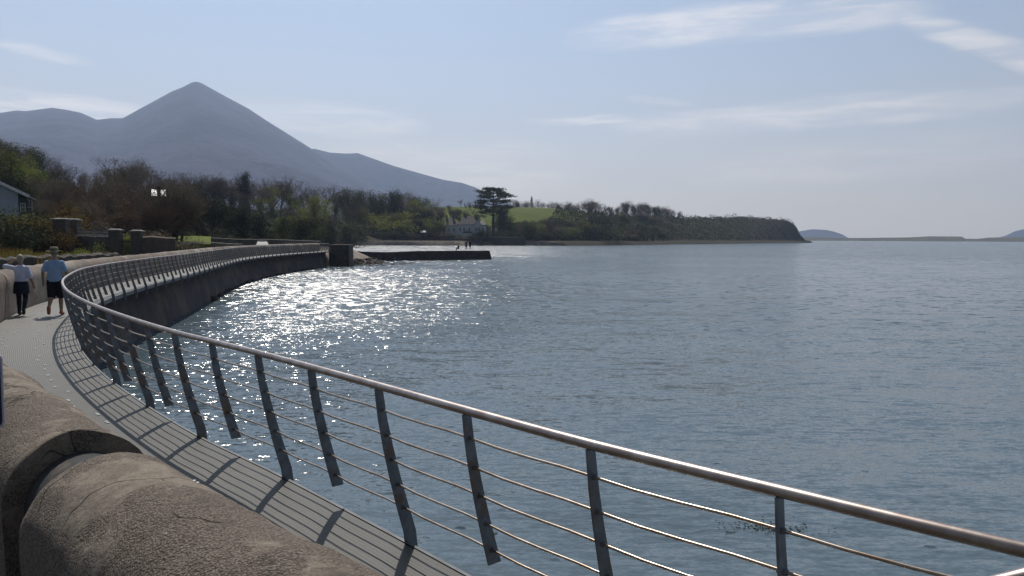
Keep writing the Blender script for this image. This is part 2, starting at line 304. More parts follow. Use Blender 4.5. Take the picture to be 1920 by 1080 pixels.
# ------------------------------------------------------------------ mesh helpers
def tag(o, label=None, cat=None, group=None, kind=None):
    if label: o['label'] = label
    if cat: o['category'] = cat
    if group: o['group'] = group
    if kind: o['kind'] = kind
    return o
def empty(name, loc=(0, 0, 0), rz=0.0):
    o = bpy.data.objects.new(name, None); col.objects.link(o); o.location = loc; o.rotation_euler = (0, 0, rz)
    o.empty_display_size = .2; return o
def link(name, me, parent=None):
    o = bpy.data.objects.new(name, me); col.objects.link(o); o.parent = parent; return o
class MB:
    def __init__(s): s.v = []; s.f = []; s.n = 0
    def add(s, vs, fs):
        k = s.n; s.v.extend([tuple(v) for v in vs]); s.f.extend([tuple(i+k for i in f) for f in fs]); s.n += len(vs); return s
    def box(s, c, d, rz=0.0, taper=1.0, M=None):
        x, y, z = d[0]/2, d[1]/2, d[2]/2; t = taper
        vs = [Vector(p) for p in ((-x,-y,-z),(x,-y,-z),(x,y,-z),(-x,y,-z),(-x*t,-y*t,z),(x*t,-y*t,z),(x*t,y*t,z),(-x*t,y*t,z))]
        rm = M or Matrix.Rotation(rz, 3, 'Z'); c = Vector(c)
        return s.add([rm @ v + c for v in vs], [(0,3,2,1),(4,5,6,7),(0,1,5,4),(1,2,6,5),(2,3,7,6),(3,0,4,7)])
    def tube(s, pts, rad, sides=8, caps=True, flat=1.0):
        pts = [Vector(p) for p in pts]; n = len(pts); rads = rad if hasattr(rad, '__len__') else [rad]*n
        vs = []; prev = None
        for i, p in enumerate(pts):
            t = (pts[min(i+1, n-1)] - pts[max(i-1, 0)]).normalized()
            a = prev - t*prev.dot(t) if prev is not None else t.cross(Vector((0, 0, 1)))
            if a.length < 1e-4: a = t.cross(Vector((1, 0, 0)))
            a.normalize(); b_ = t.cross(a); prev = a
            for k in range(sides):
                q = 2*math.pi*k/sides; vs.append(p + (a*math.cos(q) + b_*math.sin(q)*flat)*rads[i])
        fs = [(i*sides+k, i*sides+(k+1) % sides, (i+1)*sides+(k+1) % sides, (i+1)*sides+k) for i in range(n-1) for k in range(sides)]
        if caps: fs += [tuple(range(sides-1, -1, -1)), tuple(range((n-1)*sides, n*sides))]
        return s.add(vs, fs)
    def ell(s, c, r, su=12, sv=8, M=None):
        c = Vector(c); vs = [Vector((0, 0, -1))]
        for i in range(1, sv):
            a = -math.pi/2 + math.pi*i/sv
            for k in range(su): vs.append(Vector((math.cos(a)*math.cos(2*math.pi*k/su), math.cos(a)*math.sin(2*math.pi*k/su), math.sin(a))))
        vs.append(Vector((0, 0, 1))); vs = [Vector((v.x*r[0], v.y*r[1], v.z*r[2])) for v in vs]
        if M: vs = [M @ v for v in vs]
        fs = [(0, 1+(k+1) % su, 1+k) for k in range(su)]
        for i in range(sv-2):
            for k in range(su):
                a = 1+i*su+k; b_ = 1+i*su+(k+1) % su; fs.append((a, b_, b_+su, a+su))
        e = 1+(sv-2)*su; fs += [(e+k, e+(k+1) % su, len(vs)-1) for k in range(su)]
        return s.add([v+c for v in vs], fs)
    def prism(s, poly, y0, y1):              # outline in x,z pushed along y
        n = len(poly); vs = [(x, y0, z) for x, z in poly] + [(x, y1, z) for x, z in poly]
        return s.add(vs, [tuple(range(n)), tuple(range(2*n-1, n-1, -1))] + [(i, i+n, (i+1) % n+n, (i+1) % n) for i in range(n)])
    def sheet(s, grid):                      # grid[i][j] of points
        a, b_ = len(grid), len(grid[0])
        return s.add([p for r in grid for p in r], [(i*b_+j, i*b_+j+1, (i+1)*b_+j+1, (i+1)*b_+j) for i in range(a-1) for j in range(b_-1)])
    def mesh(s, name, mt, smooth=False):
        me = bpy.data.meshes.new(name); me.from_pydata(s.v, [], s.f); me.materials.append(mt)
        bm = bmesh.new(); bm.from_mesh(me); bmesh.ops.recalc_face_normals(bm, faces=bm.faces); bm.to_mesh(me); bm.free()
        if smooth: me.polygons.foreach_set('use_smooth', [True]*len(me.polygons))
        return me
    def build(s, name, mt, parent=None, smooth=False): return link(name, s.mesh(name, mt, smooth), parent)
def soft(o, w=.01, seg=2):
    md = o.modifiers.new('bevel', 'BEVEL'); md.width = w; md.segments = seg; md.limit_method = 'ANGLE'; return o
def fbm(x, y, z=0, o=4): return noise.fractal(Vector((x, y, z)), 1.0, 2.0, o)
def copy_tree(o, parent=None):
    c = o.copy(); col.objects.link(c); c.parent = parent
    for ch in KIDS.get(o.name, []): copy_tree(ch, c)
    return c
KIDS = {}

def interp(x, xs, ys): return float(np.interp(x, xs, ys))

# ------------------------------------------------------------------ the promenade line (handrail in plan), metres
DECK = 2.18; RAIL = DECK+1.13
line = [(7.2, -2.6), (5.6, -1.0), (4.3, .2), (3.3, 1.02), (2.42, 1.70), (1.64, 2.34), (1.10, 2.84), (.41, 3.50), (-.24, 4.20), (-.89, 4.92), (-1.55, 5.64), (-2.22, 6.36),
        (-2.91, 7.06), (-3.53, 7.70), (-4.60, 8.92), (-5.80, 10.38), (-6.85, 11.75), (-8.05, 13.45), (-9.40, 15.58), (-10.40, 17.35), (-11.55, 19.60),
        (-12.45, 21.50), (-13.2, 23.40), (-14.25, 26.6), (-15.3, 30.4), (-16.45, 35.0), (-17.8, 40.7), (-20.0, 49.5), (-23.7, 64.5), (-25.8, 78.0), (-26.6, 92.0), (-26.4, 108.5)]
def catmull(P, n=12):
    o = []
    P = [Vector((*p, 0)) for p in P]; P = [2*P[0]-P[1]] + P + [2*P[-1]-P[-2]]
    for i in range(1, len(P)-2):
        for k in range(n):
            t = k/n; a, b_, c_, d = P[i-1:i+3]
            o.append(.5*((2*b_) + (c_-a)*t + (2*a-5*b_+4*c_-d)*t*t + (3*b_-a-3*c_+d)*t**3))
    o.append(P[-2]); return o
fine = catmull(line)
cum = [0]
for i in range(1, len(fine)): cum.append(cum[-1] + (fine[i]-fine[i-1]).length)
FX = np.array([p.x for p in fine]); FY = np.array([p.y for p in fine]); CU = np.array(cum)
TOTAL = cum[-1]
def P2(s): return Vector((np.interp(s, CU, FX), np.interp(s, CU, FY), 0))
def frame(s):
    t = (P2(min(s+.25, TOTAL)) - P2(max(s-.25, 0))).normalized(); return P2(s), t, Vector((t.y, -t.x, 0))   # n points to the water
BAY = .94
s708 = min(range(len(fine)), key=lambda i: (fine[i]-Vector((-.89, 4.92, 0))).length); s708 = cum[s708]
LEAN = .27

def setting(o, label=None): o['kind'] = 'structure'; return o
# water sheet (one level plane to the horizon)
w = MB(); ang = 72; rads_ = [0.0, 60, 400, 2000, 5900]
vs = [(0, 0, 0)]; fs = []
for r_ in rads_[1:]:
    for k in range(ang): vs.append((r_*math.cos(2*math.pi*k/ang), r_*math.sin(2*math.pi*k/ang), 0))
fs = [(0, 1+k, 1+(k+1) % ang) for k in range(ang)]
for j in range(3):
    for k in range(ang): a = 1+j*ang+k; b_ = 1+j*ang+(k+1) % ang; fs.append((a, a+ang, b_+ang, b_))
w.add(vs, fs); setting(w.build('water', M_['water']))

# deck ribbon with uv in metres
def ribbon(name, mt, s0, s1, offs, zs, step, parent=None, uvm=False, smooth=False):
    n = max(2, int((s1-s0)/step)); rows = []
    for i in range(n+1):
        s = s0+(s1-s0)*i/n; p, t, nn_ = frame(s)
        rows.append([p + nn_*(-o) + Vector((0, 0, z)) for o, z in zip(offs, zs)])
    mb = MB().sheet(rows); me = mb.mesh(name, mt, smooth)
    if uvm:
        ul = me.uv_layers.new(name='UVMap'); k = len(offs); acc = [0]
        for q in range(1, k): acc.append(acc[-1]+math.hypot(offs[q]-offs[q-1], zs[q]-zs[q-1]))
        for lp in me.loops:
            i, j = divmod(lp.vertex_index, k); ul.data[lp.index].uv = (s0+(s1-s0)*i/n, acc[j])
    return link(name, me, parent)
DEND = TOTAL-.3
DI = 1.45; DO = -.20                          # inner and outer deck edge, offsets from the handrail line
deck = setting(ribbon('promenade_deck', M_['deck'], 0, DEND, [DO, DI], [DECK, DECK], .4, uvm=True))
edge = ribbon('edge_channel', M_['fascia'], 0, DEND, [DO-.004, DO-.03, DO-.03, DO-.004, DO+.3], [DECK+.006, DECK+.006, DECK-.13, DECK-.13, DECK-.13], .4, deck)
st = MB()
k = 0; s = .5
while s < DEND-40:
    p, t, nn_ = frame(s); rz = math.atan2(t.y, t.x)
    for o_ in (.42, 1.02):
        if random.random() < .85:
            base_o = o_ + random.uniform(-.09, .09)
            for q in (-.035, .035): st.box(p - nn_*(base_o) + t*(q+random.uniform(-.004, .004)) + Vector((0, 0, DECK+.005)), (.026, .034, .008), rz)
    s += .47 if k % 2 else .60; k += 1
so = st.build('grating_clip', noisy('clip_glint', (.85, .85, .82), (.7, .7, .68), 5, .35), deck); so['kind'] = 'stuff'  # non-metal white stands in for the glint of the clips
# seawall under the deck
setting(ribbon('seawall', M_['seawall'], 0, TOTAL, [.75, .72, .42, .25, .10, -.3], [DECK-.02, DECK-.3, 1.2, .5, 0, -1.0], .5, uvm=False))

# ------------------------------------------------------------------ railing (one thing: handrail, bars, posts)
rail = empty('railing', (0, 0, 0)); tag(rail, 'long curved steel railing with leaning posts and five bars along the promenade edge', 'railing')
def sweep(s0, s1, off, z, r_, sides, wav=0.0):
    pts = []; s = s0
    while s < s1:
        far = s-s708
        step = .235 if far < 25 else (.47 if far < 60 else .94)
        p, t, nn_ = frame(s); ph = ((s-s708)/BAY) % 1.0
        o_ = off + wav*math.sin(ph*2*math.pi)
        pts.append(p + nn_*o_ + Vector((0, 0, z + wav*.5*math.sin(ph*2*math.pi+1))))
        s += step
    return MB().tube(pts, r_, sides)
REND = TOTAL-.4
sweep(0, REND, 0, RAIL, .0265, 12).build('handrail', M_['steel'], rail, True)
BARS = [.165, .345, .52, .70, .875]
for d in BARS:
    sweep(0, REND, LEAN*(d/1.13)**1.35+.004, RAIL-d, .0078, 6, .006).build('bar', M_['bar'], rail, True)
def post_shape(mb, s, long_, bolts=True):
    p, t, nn_ = frame(s); L = 1.13+.34 if long_ else .965; N_ = 7
    th = .006
    A = []; B = []
    for i in range(N_+1):
        d = .022 + (L-.022)*i/N_; c_ = LEAN*(min(d, 1.4)/1.13)**1.35 + .002; w_ = .030 + .020*min(1, d/1.0)
        if long_ and d > 1.13: c_ = LEAN*(1.0)**1.35 + (d-1.13)*.03
        z = RAIL-d
        A.append(p + nn_*(c_-w_*.95) + Vector((0, 0, z))); B.append(p + nn_*(c_+w_) + Vector((0, 0, z)))
    vs = [a - t*th for a in A] + [b_ - t*th for b_ in B] + [a + t*th for a in A] + [b_ + t*th for b_ in B]
    n = N_+1; fs = []
    for i in range(N_):
        fs += [(i, i+1, n+i+1, n+i), (2*n+i, 3*n+i, 3*n+i+1, 2*n+i+1), (i, 2*n+i, 2*n+i+1, i+1), (n+i, n+i+1, 3*n+i+1, 3*n+i)]
    fs += [(0, n, 3*n, 2*n), (N_, 2*n+N_, 3*n+N_, n+N_)]
    mb.add(vs, fs)
    if bolts:
        for d in BARS:
            c_ = p + nn_*(LEAN*(d/1.13)**1.35+.004) + Vector((0, 0, RAIL-d))
            mb.tube([c_ - t*.022, c_ - t*.0005, c_ + t*.022], [.013, .015, .013], 8)
    return mb
i0 = -int(s708//BAY); posts = []
i = i0
while s708+i*BAY < REND:
    s = s708+i*BAY; posts.append((i, s)); i += 1
vis = sorted([q for q in posts if P2(q[1]).y > 1.2], key=lambda q: q[1])
first = vis[:100]; rest = [q for q in posts if q not in first]
for (i, s) in first:
    near = s-s708 < 22
    o = post_shape(MB(), s, i % 2 == 0, near).build('post', M_['post'], rail)
r_ = MB()
for (i, s) in rest: post_shape(r_, s, i % 2 == 0, False)
o = r_.build('post', M_['post'], rail); o['kind'] = 'stuff'
# second rail crossing the corner of the view
hr = empty('handrail', (2.0, 1.5, DECK)); tag(hr, 'brown steel handrail end rising in the bottom right corner below the main rail', 'handrail')
pa = at(1800, 1112, 1.78) ; pb = at(1960, 1072, 1.70); pc = at(2200, 1040, 1.6)
o = MB().tube([pa + (pa-pb)*1.2 + Vector((0, 0, -.12)), pa, pb, pc], .021, 10).build('tube', M_['steel'], None, True)
o.parent = hr; o.matrix_parent_inverse = Matrix.Translation(-hr.location)
pl = pc.copy(); o = MB().box((pl.x, pl.y, (pl.z+DECK-.3)/2), (.05, .012, pl.z-DECK+.3)).build('post', M_['post'], None); o.parent = hr; o.matrix_parent_inverse = Matrix.Translation(-hr.location)

# ------------------------------------------------------------------ parapet wall with its half round coping
PW = .33; WTOP = DECK+1.16
SJG = [0.0]
def DIw(s): return interp(s-SJG[0], [-4.5, -.5, 1.5], [1.20, 1.44, 1.50])
def parapet(name, s0, s1, label, mt=None, r_=PW, top=WTOP, step=.5, nz=.02, ends=(0, 0), group=None, sides=14, foot=DECK-.6, wid=1.0):
    n = max(3, int((s1-s0)/step)); rows = []
    for i in range(n+1):
        s = s0+(s1-s0)*i/n; p, t, nn_ = frame(min(max(s, 0), TOTAL))
        if s < 0: p = p + t*s
        c_ = p - nn_*(DIw(s)+PW)
        e = 1.0                                   # worn ends
        for side, dist in ((0, s-s0), (1, s1-s)):
            R_ = ends[side]
            if R_ and dist < R_: e = min(e, math.sqrt(max(.0, 1-((R_-dist)/R_)**2))*.35+.65)
        row = []
        prof = [(-r_*wid*.97, foot), (-r_*wid*.97, top-r_-.28), (-r_*wid, top-r_-.10)]
        prof += [(-r_*wid*math.cos(math.pi*k/sides), top-r_ + r_*math.sin(math.pi*k/sides)*e - (1-e)*.12) for k in range(sides+1)]
        prof += [(r_*wid, top-r_-.10), (r_*wid*.97, top-r_-.28), (r_*wid*.97, foot)]
        for (o_, z) in prof:
            q = c_ + nn_*(o_*(.75+.25*e)) + Vector((0, 0, z))
            if nz:
                d = nz*(fbm(q.x*1.6, q.y*1.6, q.z*1.6)*1.3 + .35*fbm(q.x*9, q.y*9, q.z*9, 3))
                q = q + (nn_*o_ + Vector((0, 0, max(0, z-top+r_)))).normalized()*d
            row.append(q)
        rows.append(row)
    mb = MB().sheet(rows); k = len(rows[0])
    mb.f.append(tuple(range(k))); mb.f.append(tuple(range(n*k+k-1, n*k-1, -1)))
    o = mb.build(name, mt or M_['parapet'], None, True)
    for poly in o.data.polygons:
        if len(poly.vertices) > 4: poly.use_smooth = False
    return tag(o, label, 'wall', group)
# the broken joint lies where the sight line through (150, 850) meets the coping
g0 = gz(165, 858, WTOP-.08); best = min(np.arange(0, 20, .02), key=lambda s: ((P2(s)-frame(s)[2]*(DI+PW)) - Vector((g0.x, g0.y, 0))).length)
SJ = float(best); SJG[0] = SJ
parapet('parapet_wall', -3.0, SJ-.06, 'near rough pebbly wall with rounded top in the bottom left corner', step=.028, nz=.014, ends=(0, .30), sides=34)
parapet('parapet_wall', SJ+.20, SJ+6.2, 'weathered round topped wall beyond the broken joint, beside the blue sign', step=.035, nz=.02, sides=30)
jt = parapet('wall_joint', SJ-.3, SJ+.3, 'smooth dark mortar filling the broken joint between the two near wall lengths', mt=M_['mortar'], r_=.245, top=WTOP-.10, step=.03, nz=.006, sides=20)
parapet('parapet_wall', SJ+6.2, TOTAL-42, mt=M_['parapet_mid'], label='long brown sea wall with a rounded pale top beside the walking couple', step=.3, nz=.016)
parapet('parapet_wall', TOTAL-42, TOTAL, mt=M_['parapet_mid'], label='far end of the promenade wall in front of the road and parked car', step=.8, nz=.02)
# block at the end of the promenade
e0, te, ne = frame(TOTAL)
bk = MB(); bk.box((-25.2, 110.2, 1.04), (3.0, 3.4, 4.2), .03, .97); o = bk.build('stone_buttress', M_['stone_dark']); soft(o, .08); tag(o, 'square dark stone block closing the far end of the railing', 'wall')

# ------------------------------------------------------------------ land
yb = [-60, -5, 0, 4, 8, 12, 17, 20, 24, 30, 40, 50, 65, 80, 92, 108.5, 112, 118, 124, 150, 220, 300, 350, 366, 372, 380, 394, 408, 425, 485, 620, 760, 900, 925, 960]
xw = []
for y in yb:
    if y < -3 or y > 108.5: xw.append(None); continue
    j = int(np.argmin(np.abs(FY-y))); s = cum[j]; p, t, nn_ = frame(s); xw.append(p.x)
# wall centre in plan as a function of y
WX = []; WY = []
for s in np.arange(0, TOTAL, .4):
    p, t, nn_ = frame(s); q = p - nn_*(DI+PW); WX.append(q.x); WY.append(q.y)
order = np.argsort(WY); WX = np.array(WX)[order]; WY = np.array(WY)[order]
farX = {112: -23.6, 118: -20.5, 124: -20, 128: -30, 150: -42, 220: -62, 300: -80, 350: -84, 362: -80, 370: -62, 376: -43, 386: -22, 395: -12, 406: 8, 411: 30, 440: 52, 485: 83, 550: 125, 620: 173, 700: 222, 760: 262, 830: 305, 900: 350, 914: 368, 925: 360, 950: 300, 1000: 200, 1100: 0}
def xb(y):
    if y <= 108.5: return float(np.interp(y, WY, WX)) if y > WY[0] else WX[0] + (WY[0]-y)*.75
    ks = sorted(farX); return float(np.interp(y, [108.5]+ks, [float(WX[-1])]+[farX[k] for k in ks]))
tp = [-1500, -400, 0, 100, 200, 300, 400, 520, 640, 720, 800, 860, 930, 1000, 1060, 1140, 1200, 1290, 1400, 1470, 1492, 1502, 1530]
ty = [300, 305, 322, 352, 382, 392, 400, 404, 404, 396, 388, 388, 388, 389, 394, 404, 407, 410, 409, 414, 421, 436, 451]    # crest of the ground as seen, px
td = [260, 260, 250, 260, 270, 300, 330, 380, 440, 500, 520, 540, 560, 570, 590, 640, 680, 780, 880, 925, 932, 935, 940]
t1 = [75, 75, 78, 82, 90, 110, 130, 170, 330, 385, 390, 402, 410, 425, 440, 480, 510, 600, 720, 860, 895, 905, 915]          # where the slope starts
def ground(x, y):
    if y < 30: base_ = 2.12; return base_
    px = min(max(pxof(x, y), -1500), 1530)
    dr = interp(px, tp, td); ys = interp(px, tp, ty); d1 = interp(px, tp, t1)
    zr = 4.3 + (443+ (px-400)*.0056 - ys)/1400*dr
    b0 = 2.15 if y < 112 else 2.15 + .5
    t = (y-d1)/(dr-d1)
    if t <= 0: h_ = b0
    elif t < 1: h_ = b0 + (zr-b0)*((t*t*(3-2*t))*.6+.4*t)
    else: h_ = zr - (y-dr)*.05
    if t > 1.0: h_ -= min(6, (y-dr)*.12)
    if y > 60: h_ += .8*min(1, (y-60)/60)*fbm(x*.02, y*.02, 3)*min(1, max(0, t)*3)
    if y > 109:                                  # beach and bank
        b_ = xb(y) - x
        k = min(1, max(0, b_/ (9 if y < 420 else 14)))
        ww_ = 8.0 if pxof(x, y) < 1050 else 3.5
        hb = -.7 + 3.0*min(1, b_/ww_) if b_ < ww_ else 2.3
        h_ = h_*k*k + hb*(1-k*k) if b_ < 14 else h_
    return h_
rowsY = list(np.arange(-60, 20, 8)) + list(np.arange(20, 108, 3)) + [108.3, 108.7] + list(np.arange(110, 130, 1.5)) + list(np.arange(130, 355, 7)) + list(np.arange(355, 420, 1.6)) + list(np.arange(420, 900, 7)) + list(np.arange(900, 930, 2)) + list(np.arange(930, 1100, 12))
us = np.concatenate([np.linspace(0, 14, 8), np.geomspace(17, 1100, 62)])
V = []; C = []
fields = [((808, 862), (385, 404)), ((955, 1030), (386, 416)), ((925, 962), (402, 432)), ((318, 400), (436, 462))]
for y in rowsY:
    X0 = xb(y)
    for u in us:
        x = X0-u; z = ground(x, y); V.append((x, y, z))
        px = pxof(x, y); pyv = 443+(px-400)*.0056 + (4.3-z)*1400/max(y, 1)
        fl = 0.0
        if y > 380 and 700 < px < 1130 and z > 12 : fl = 1.0
        if 60 < y < 200 and 300 < px < 470: fl = 1.0
        be = (1.0 if px < 1045 else .25) if (y > 112 and z < (2.1 if px < 1045 else 1.2)) else 0.0
        C.append((fl, be, 0))
nU = len(us); nY = len(rowsY)
me = bpy.data.meshes.new('land'); me.from_pydata(V, [], [(i*nU+j, (i+1)*nU+j, (i+1)*nU+j+1, i*nU+j+1) for i in range(nY-1) for j in range(nU-1)])
me.materials.append(M_['land']); me.polygons.foreach_set('use_smooth', [True]*len(me.polygons))
ca = me.attributes.new('cover', 'FLOAT_VECTOR', 'POINT'); ca.data.foreach_set('vector', np.array(C, dtype=np.float32).ravel())
setting(link('terrain', me))
me.update()

# road behind the parapet, a sheet just over the land
rows = []
for s in np.arange(0, TOTAL, 1.0):
    p, t, nn_ = frame(s); c_ = p - nn_*(DI+2*PW-.02); rows.append([c_ + Vector((0, 0, 2.12+.05 if s else 2.17)), c_ - nn_*6.5 + Vector((0, 0, 2.17))])
for y_, x_ in ((112, -30), (118, -32)): pass
for q, rr in enumerate(rows):
    for v in rr: v.z = max(2.17, ground(v.x, v.y)+.03)
setting(MB().sheet(rows).build('road', M_['asphalt']))

# ------------------------------------------------------------------ mountains and far islands (polar ridges)
def ridge(name, prof, Dm, Dn, Df, px0, px1, mt, n=200, rows_=40, rough=1.0, hz=None, foot=-5):
    xs = [p[0] for p in prof]; ys = [p[1] for p in prof]; g_ = []
    n = int(n*2.4)
    for i in range(n+1):
        px = px0+(px1-px0)*i/n; hy = 442.5+(px-400)*.0056
        zt = CAMZ + (hy-interp(px, xs, ys))/1400*Dm; row = []
        for j in range(rows_+1):
            jm = rows_//2; d = Dn+(Dm-Dn)*j/jm if j <= jm else Dm+(Df-Dm)*(j-jm)/(rows_-jm)
            k = (d-Dn)/(Dm-Dn) if d < Dm else (Df-d)/(Df-Dm)
            x = (px-960)/1400*d
            nse = fbm(x*.0016, d*.0012, 1.7, 6)*rough*60*k*(1-k)*4*.5 + rough*28*fbm(x*.006, d*.002, 5, 5)*k*(1-k)*3
            z = foot + (zt-foot)*(k**1.15) + min(nse, (1-k)*zt*.16)
            row.append((x, d, z))
        g_.append(row)
    o = MB().sheet(g_).build(name, mt, None, True); return setting(o)
main = [(-900, 300), (-400, 250), (-200, 240), (-60, 226), (0, 217), (40, 211), (60, 212), (107, 206), (130, 209), (160, 215), (190, 228), (215, 225), (238, 225), (262, 212), (300, 192), (330, 176), (350, 168.5), (366, 160.2), (374, 158.5), (383, 160), (400, 169.5), (430, 186), (470, 207), (500, 227), (540, 252), (580, 277), (620, 303), (660, 328), (700, 352), (760, 378), (840, 405), (940, 430)]
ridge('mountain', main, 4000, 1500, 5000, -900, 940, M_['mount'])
sh = [(440, 300), (560, 285), (592, 281), (620, 288), (650, 290), (672, 289), (700, 299), (740, 313), (790, 327), (830, 338), (866, 344), (890, 352), (910, 362), (960, 385), (1030, 412), (1110, 440)]
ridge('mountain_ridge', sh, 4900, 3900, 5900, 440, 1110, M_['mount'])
isl = [(1430, 449), (1480, 440), (1495, 434), (1520, 430), (1545, 431), (1560, 434), (1578, 440), (1590, 447), (1602, 450)]
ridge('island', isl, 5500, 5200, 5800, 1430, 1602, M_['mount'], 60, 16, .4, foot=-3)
isl = [(1850, 450), (1872, 445), (1885, 441), (1898, 434), (1915, 430), (1945, 429), (1990, 440), (2040, 450)]
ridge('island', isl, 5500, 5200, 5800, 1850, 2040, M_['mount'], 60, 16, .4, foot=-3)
low = [(1440, 448.3), (1500, 446), (1530, 444.5), (1560, 446.5), (1640, 446), (1700, 445.3), (1740, 443.2), (1790, 443.4), (1802, 443.8), (1806, 447.6), (1830, 448), (1850, 445.6), (1900, 444.5), (1980, 443), (2300, 440), (2700, 450)]
ridge('island', low, 2500, 2300, 2800, 1440, 2700, M_['isle'], 240, 10, .02, foot=-2)

# ------------------------------------------------------------------ pier, rubble shore
pr = MB(); pts = []
A = Vector((-27.5, 133.0, 0)); B = Vector((-5.6, 148.5, 0)); d_ = (B-A).normalized(); n_ = Vector((d_.y, -d_.x, 0)); L = (B-A).length
rows = []
for i in range(31):
    t = i/30; c_ = A + d_*L*t
    top = 1.35 + .35*min(1, t*2.2) + .35*max(0, 1-t*5) + .04*fbm(t*20, 0, 0)
    bt = .32 if t < 1 else 0
    rows.append([c_ - n_*1.9 + Vector((0, 0, -1.2)), c_ - n_*1.6 + Vector((0, 0, top)), c_ + n_*1.6 + Vector((0, 0, top)), c_ + n_*2.1 + Vector((0, 0, -1.2))])
last = [q + d_*(.9 if q.z < 0 else .25) for q in rows[-1]]; rows[-1] = last
pr.sheet(rows); k = 4; pr.f.append((0, 1, 2, 3)); n = len(rows)-1; pr.f.append((n*k, n*k+3, n*k+2, n*k+1))
o = pr.build('pier', M_['pier']); tag(o, 'low dark stone pier jutting into the glittering bay with people on its end', 'pier')
def boulder(mb, c, r_):
    k = mb.n; mb.ell(c, (r_*random.uniform(.8, 1.3), r_*random.uniform(.8, 1.3), r_*random.uniform(.5, .8)), 7, 5, Matrix.Rotation(random.random()*6, 3, 'Z'))
    for i in range(k, mb.n):
        v = Vector(mb.v[i]); mb.v[i] = tuple(v + Vector((random.uniform(-1, 1), random.uniform(-1, 1), random.uniform(-1, 1)))*r_*.16)
rb = MB()
for i in range(900):
    t = random.random(); y = random.uniform(110, 134) ; w0 = xb(y)
    x = w0 + random.uniform(-3, 4.5)
    z = ground(min(x, w0-.2), y) - max(0, x-w0)*.35
    boulder(rb, (x, y, max(z, -.3)+.05), random.uniform(.15, .5))
for i in range(150):
    s = random.uniform(TOTAL-60, TOTAL-1); p, t, nn_ = frame(s); q = p + nn_*random.uniform(-.2, .2); boulder(rb, (q.x, q.y, random.uniform(-.25, .02)), random.uniform(.12, .3))
o = rb.build('rubble', M_['rock'], None); o['kind'] = 'stuff'; o['label'] = 'dark weedy stones along the foot of the sea wall'
rk = empty('rock', gz(742, 489, 0)); rk.location.z = -.05
bb = MB(); boulder(bb, (0, 0, .1), .38); o = bb.build('boulder', M_['rock'], rk); tag(rk, 'small dark rock standing alone in the water by the pier', 'rock')
gull = empty('gull', rk.location + Vector((-.25, 0, .32))); tag(gull, 'white gull standing on the small rock', 'bird')
gm = MB(); gm.ell((0, 0, .16), (.20, .08, .085), 12, 8); gm.tube([(.14, 0, .2), (.2, 0, .28), (.23, 0, .31)], [.05, .035, .035], 8); gm.ell((.23, 0, .32), (.045, .035, .038)); gm.tube([(-.15, 0, .17), (-.3, 0, .16)], [.05, .012], 6)
gm.build('body', M_['white_trim'], gull, True)
gw = MB(); gw.ell((-.04, .07, .18), (.19, .02, .06)); gw.ell((-.04, -.07, .18), (.19, .02, .06)); gw.build('wing', M_['iron'], gull, True)
gl = MB(); gl.tube([(0, .03, -.02), (0, .03, .1)], .008, 5); gl.build('leg', M_['leaf_o'], gull); MB().tube([(0, -.03, -.02), (0, -.03, .1)], .008, 5).build('leg', M_['leaf_o'], gull); MB().tube([(.26, 0, .32), (.32, 0, .305)], [.012, .003], 5).build('beak', M_['leaf_o'], gull)
# floating weed near the rail
c0 = gz(1470, 992, 0.0); sw = MB()
for i in range(260):
    a = random.random()*6.28; r1 = abs(random.gauss(0, 1)); p = c0 + Vector((math.cos(a)*r1*.42 - .15, math.sin(a)*r1*.16, random.uniform(.0, .02)))
    s_ = random.uniform(.006, .022); q = random.random()*6.28; d2 = Vector((math.cos(q), math.sin(q), random.uniform(-.2, .5)))*s_*1.8
    sw.add([p-d2, p+d2+Vector((0, s_*.5, 0)), p+d2*.3+Vector((s_*.4, 0, s_*.8))], [(0, 1, 2)])
o = sw.build('seaweed', M_['leaf_d']); o['kind'] = 'stuff'; o['label'] = 'scrap of dark weed floating on the water'

# ------------------------------------------------------------------ trees
def fast_mesh(name, V, Q, mt):
    me = bpy.data.meshes.new(name); V = np.asarray(V, dtype=np.float32); Q = np.asarray(Q, dtype=np.int32)
    me.vertices.add(len(V)); me.vertices.foreach_set('co', V.ravel())
    k = Q.shape[1]; me.loops.add(Q.size); me.loops.foreach_set('vertex_index', Q.ravel())
    me.polygons.add(len(Q)); me.polygons.foreach_set('loop_start', np.arange(0, Q.size, k, dtype=np.int32))
    me.polygons.foreach_set('loop_total', np.full(len(Q), k, dtype=np.int32)); me.update(calc_edges=True); me.materials.append(mt); return me
def segs_mesh(name, segs, mt):
    """tapered three sided limbs from (p, q, rp, rq)"""
    S = np.array([(*a, *b_, ra, rb_) for a, b_, ra, rb_ in segs], dtype=float)
    p = S[:, :3]; q = S[:, 3:6]; d = q-p; d /= np.linalg.norm(d, axis=1)[:, None]+1e-9
    r = np.tile([[.31, .17, .93]], (len(S), 1)); a = np.cross(d, r); a /= np.linalg.norm(a, axis=1)[:, None]+1e-9; b_ = np.cross(d, a)
    V = []
    for k in range(3):
        c_, s_ = math.cos(k*2.0944), math.sin(k*2.0944)
        V.append(p + (a*c_+b_*s_)*S[:, 6:7]); V.append(q + (a*c_+b_*s_)*S[:, 7:8])
    V = np.stack(V, 1).reshape(-1, 3); n = np.arange(len(S))[:, None]*6
    Q = np.concatenate([n+np.array([[0, 2, 3, 1]]), n+np.array([[2, 4, 5, 3]]), n+np.array([[4, 0, 1, 5]])])
    return fast_mesh(name, V, Q, mt)
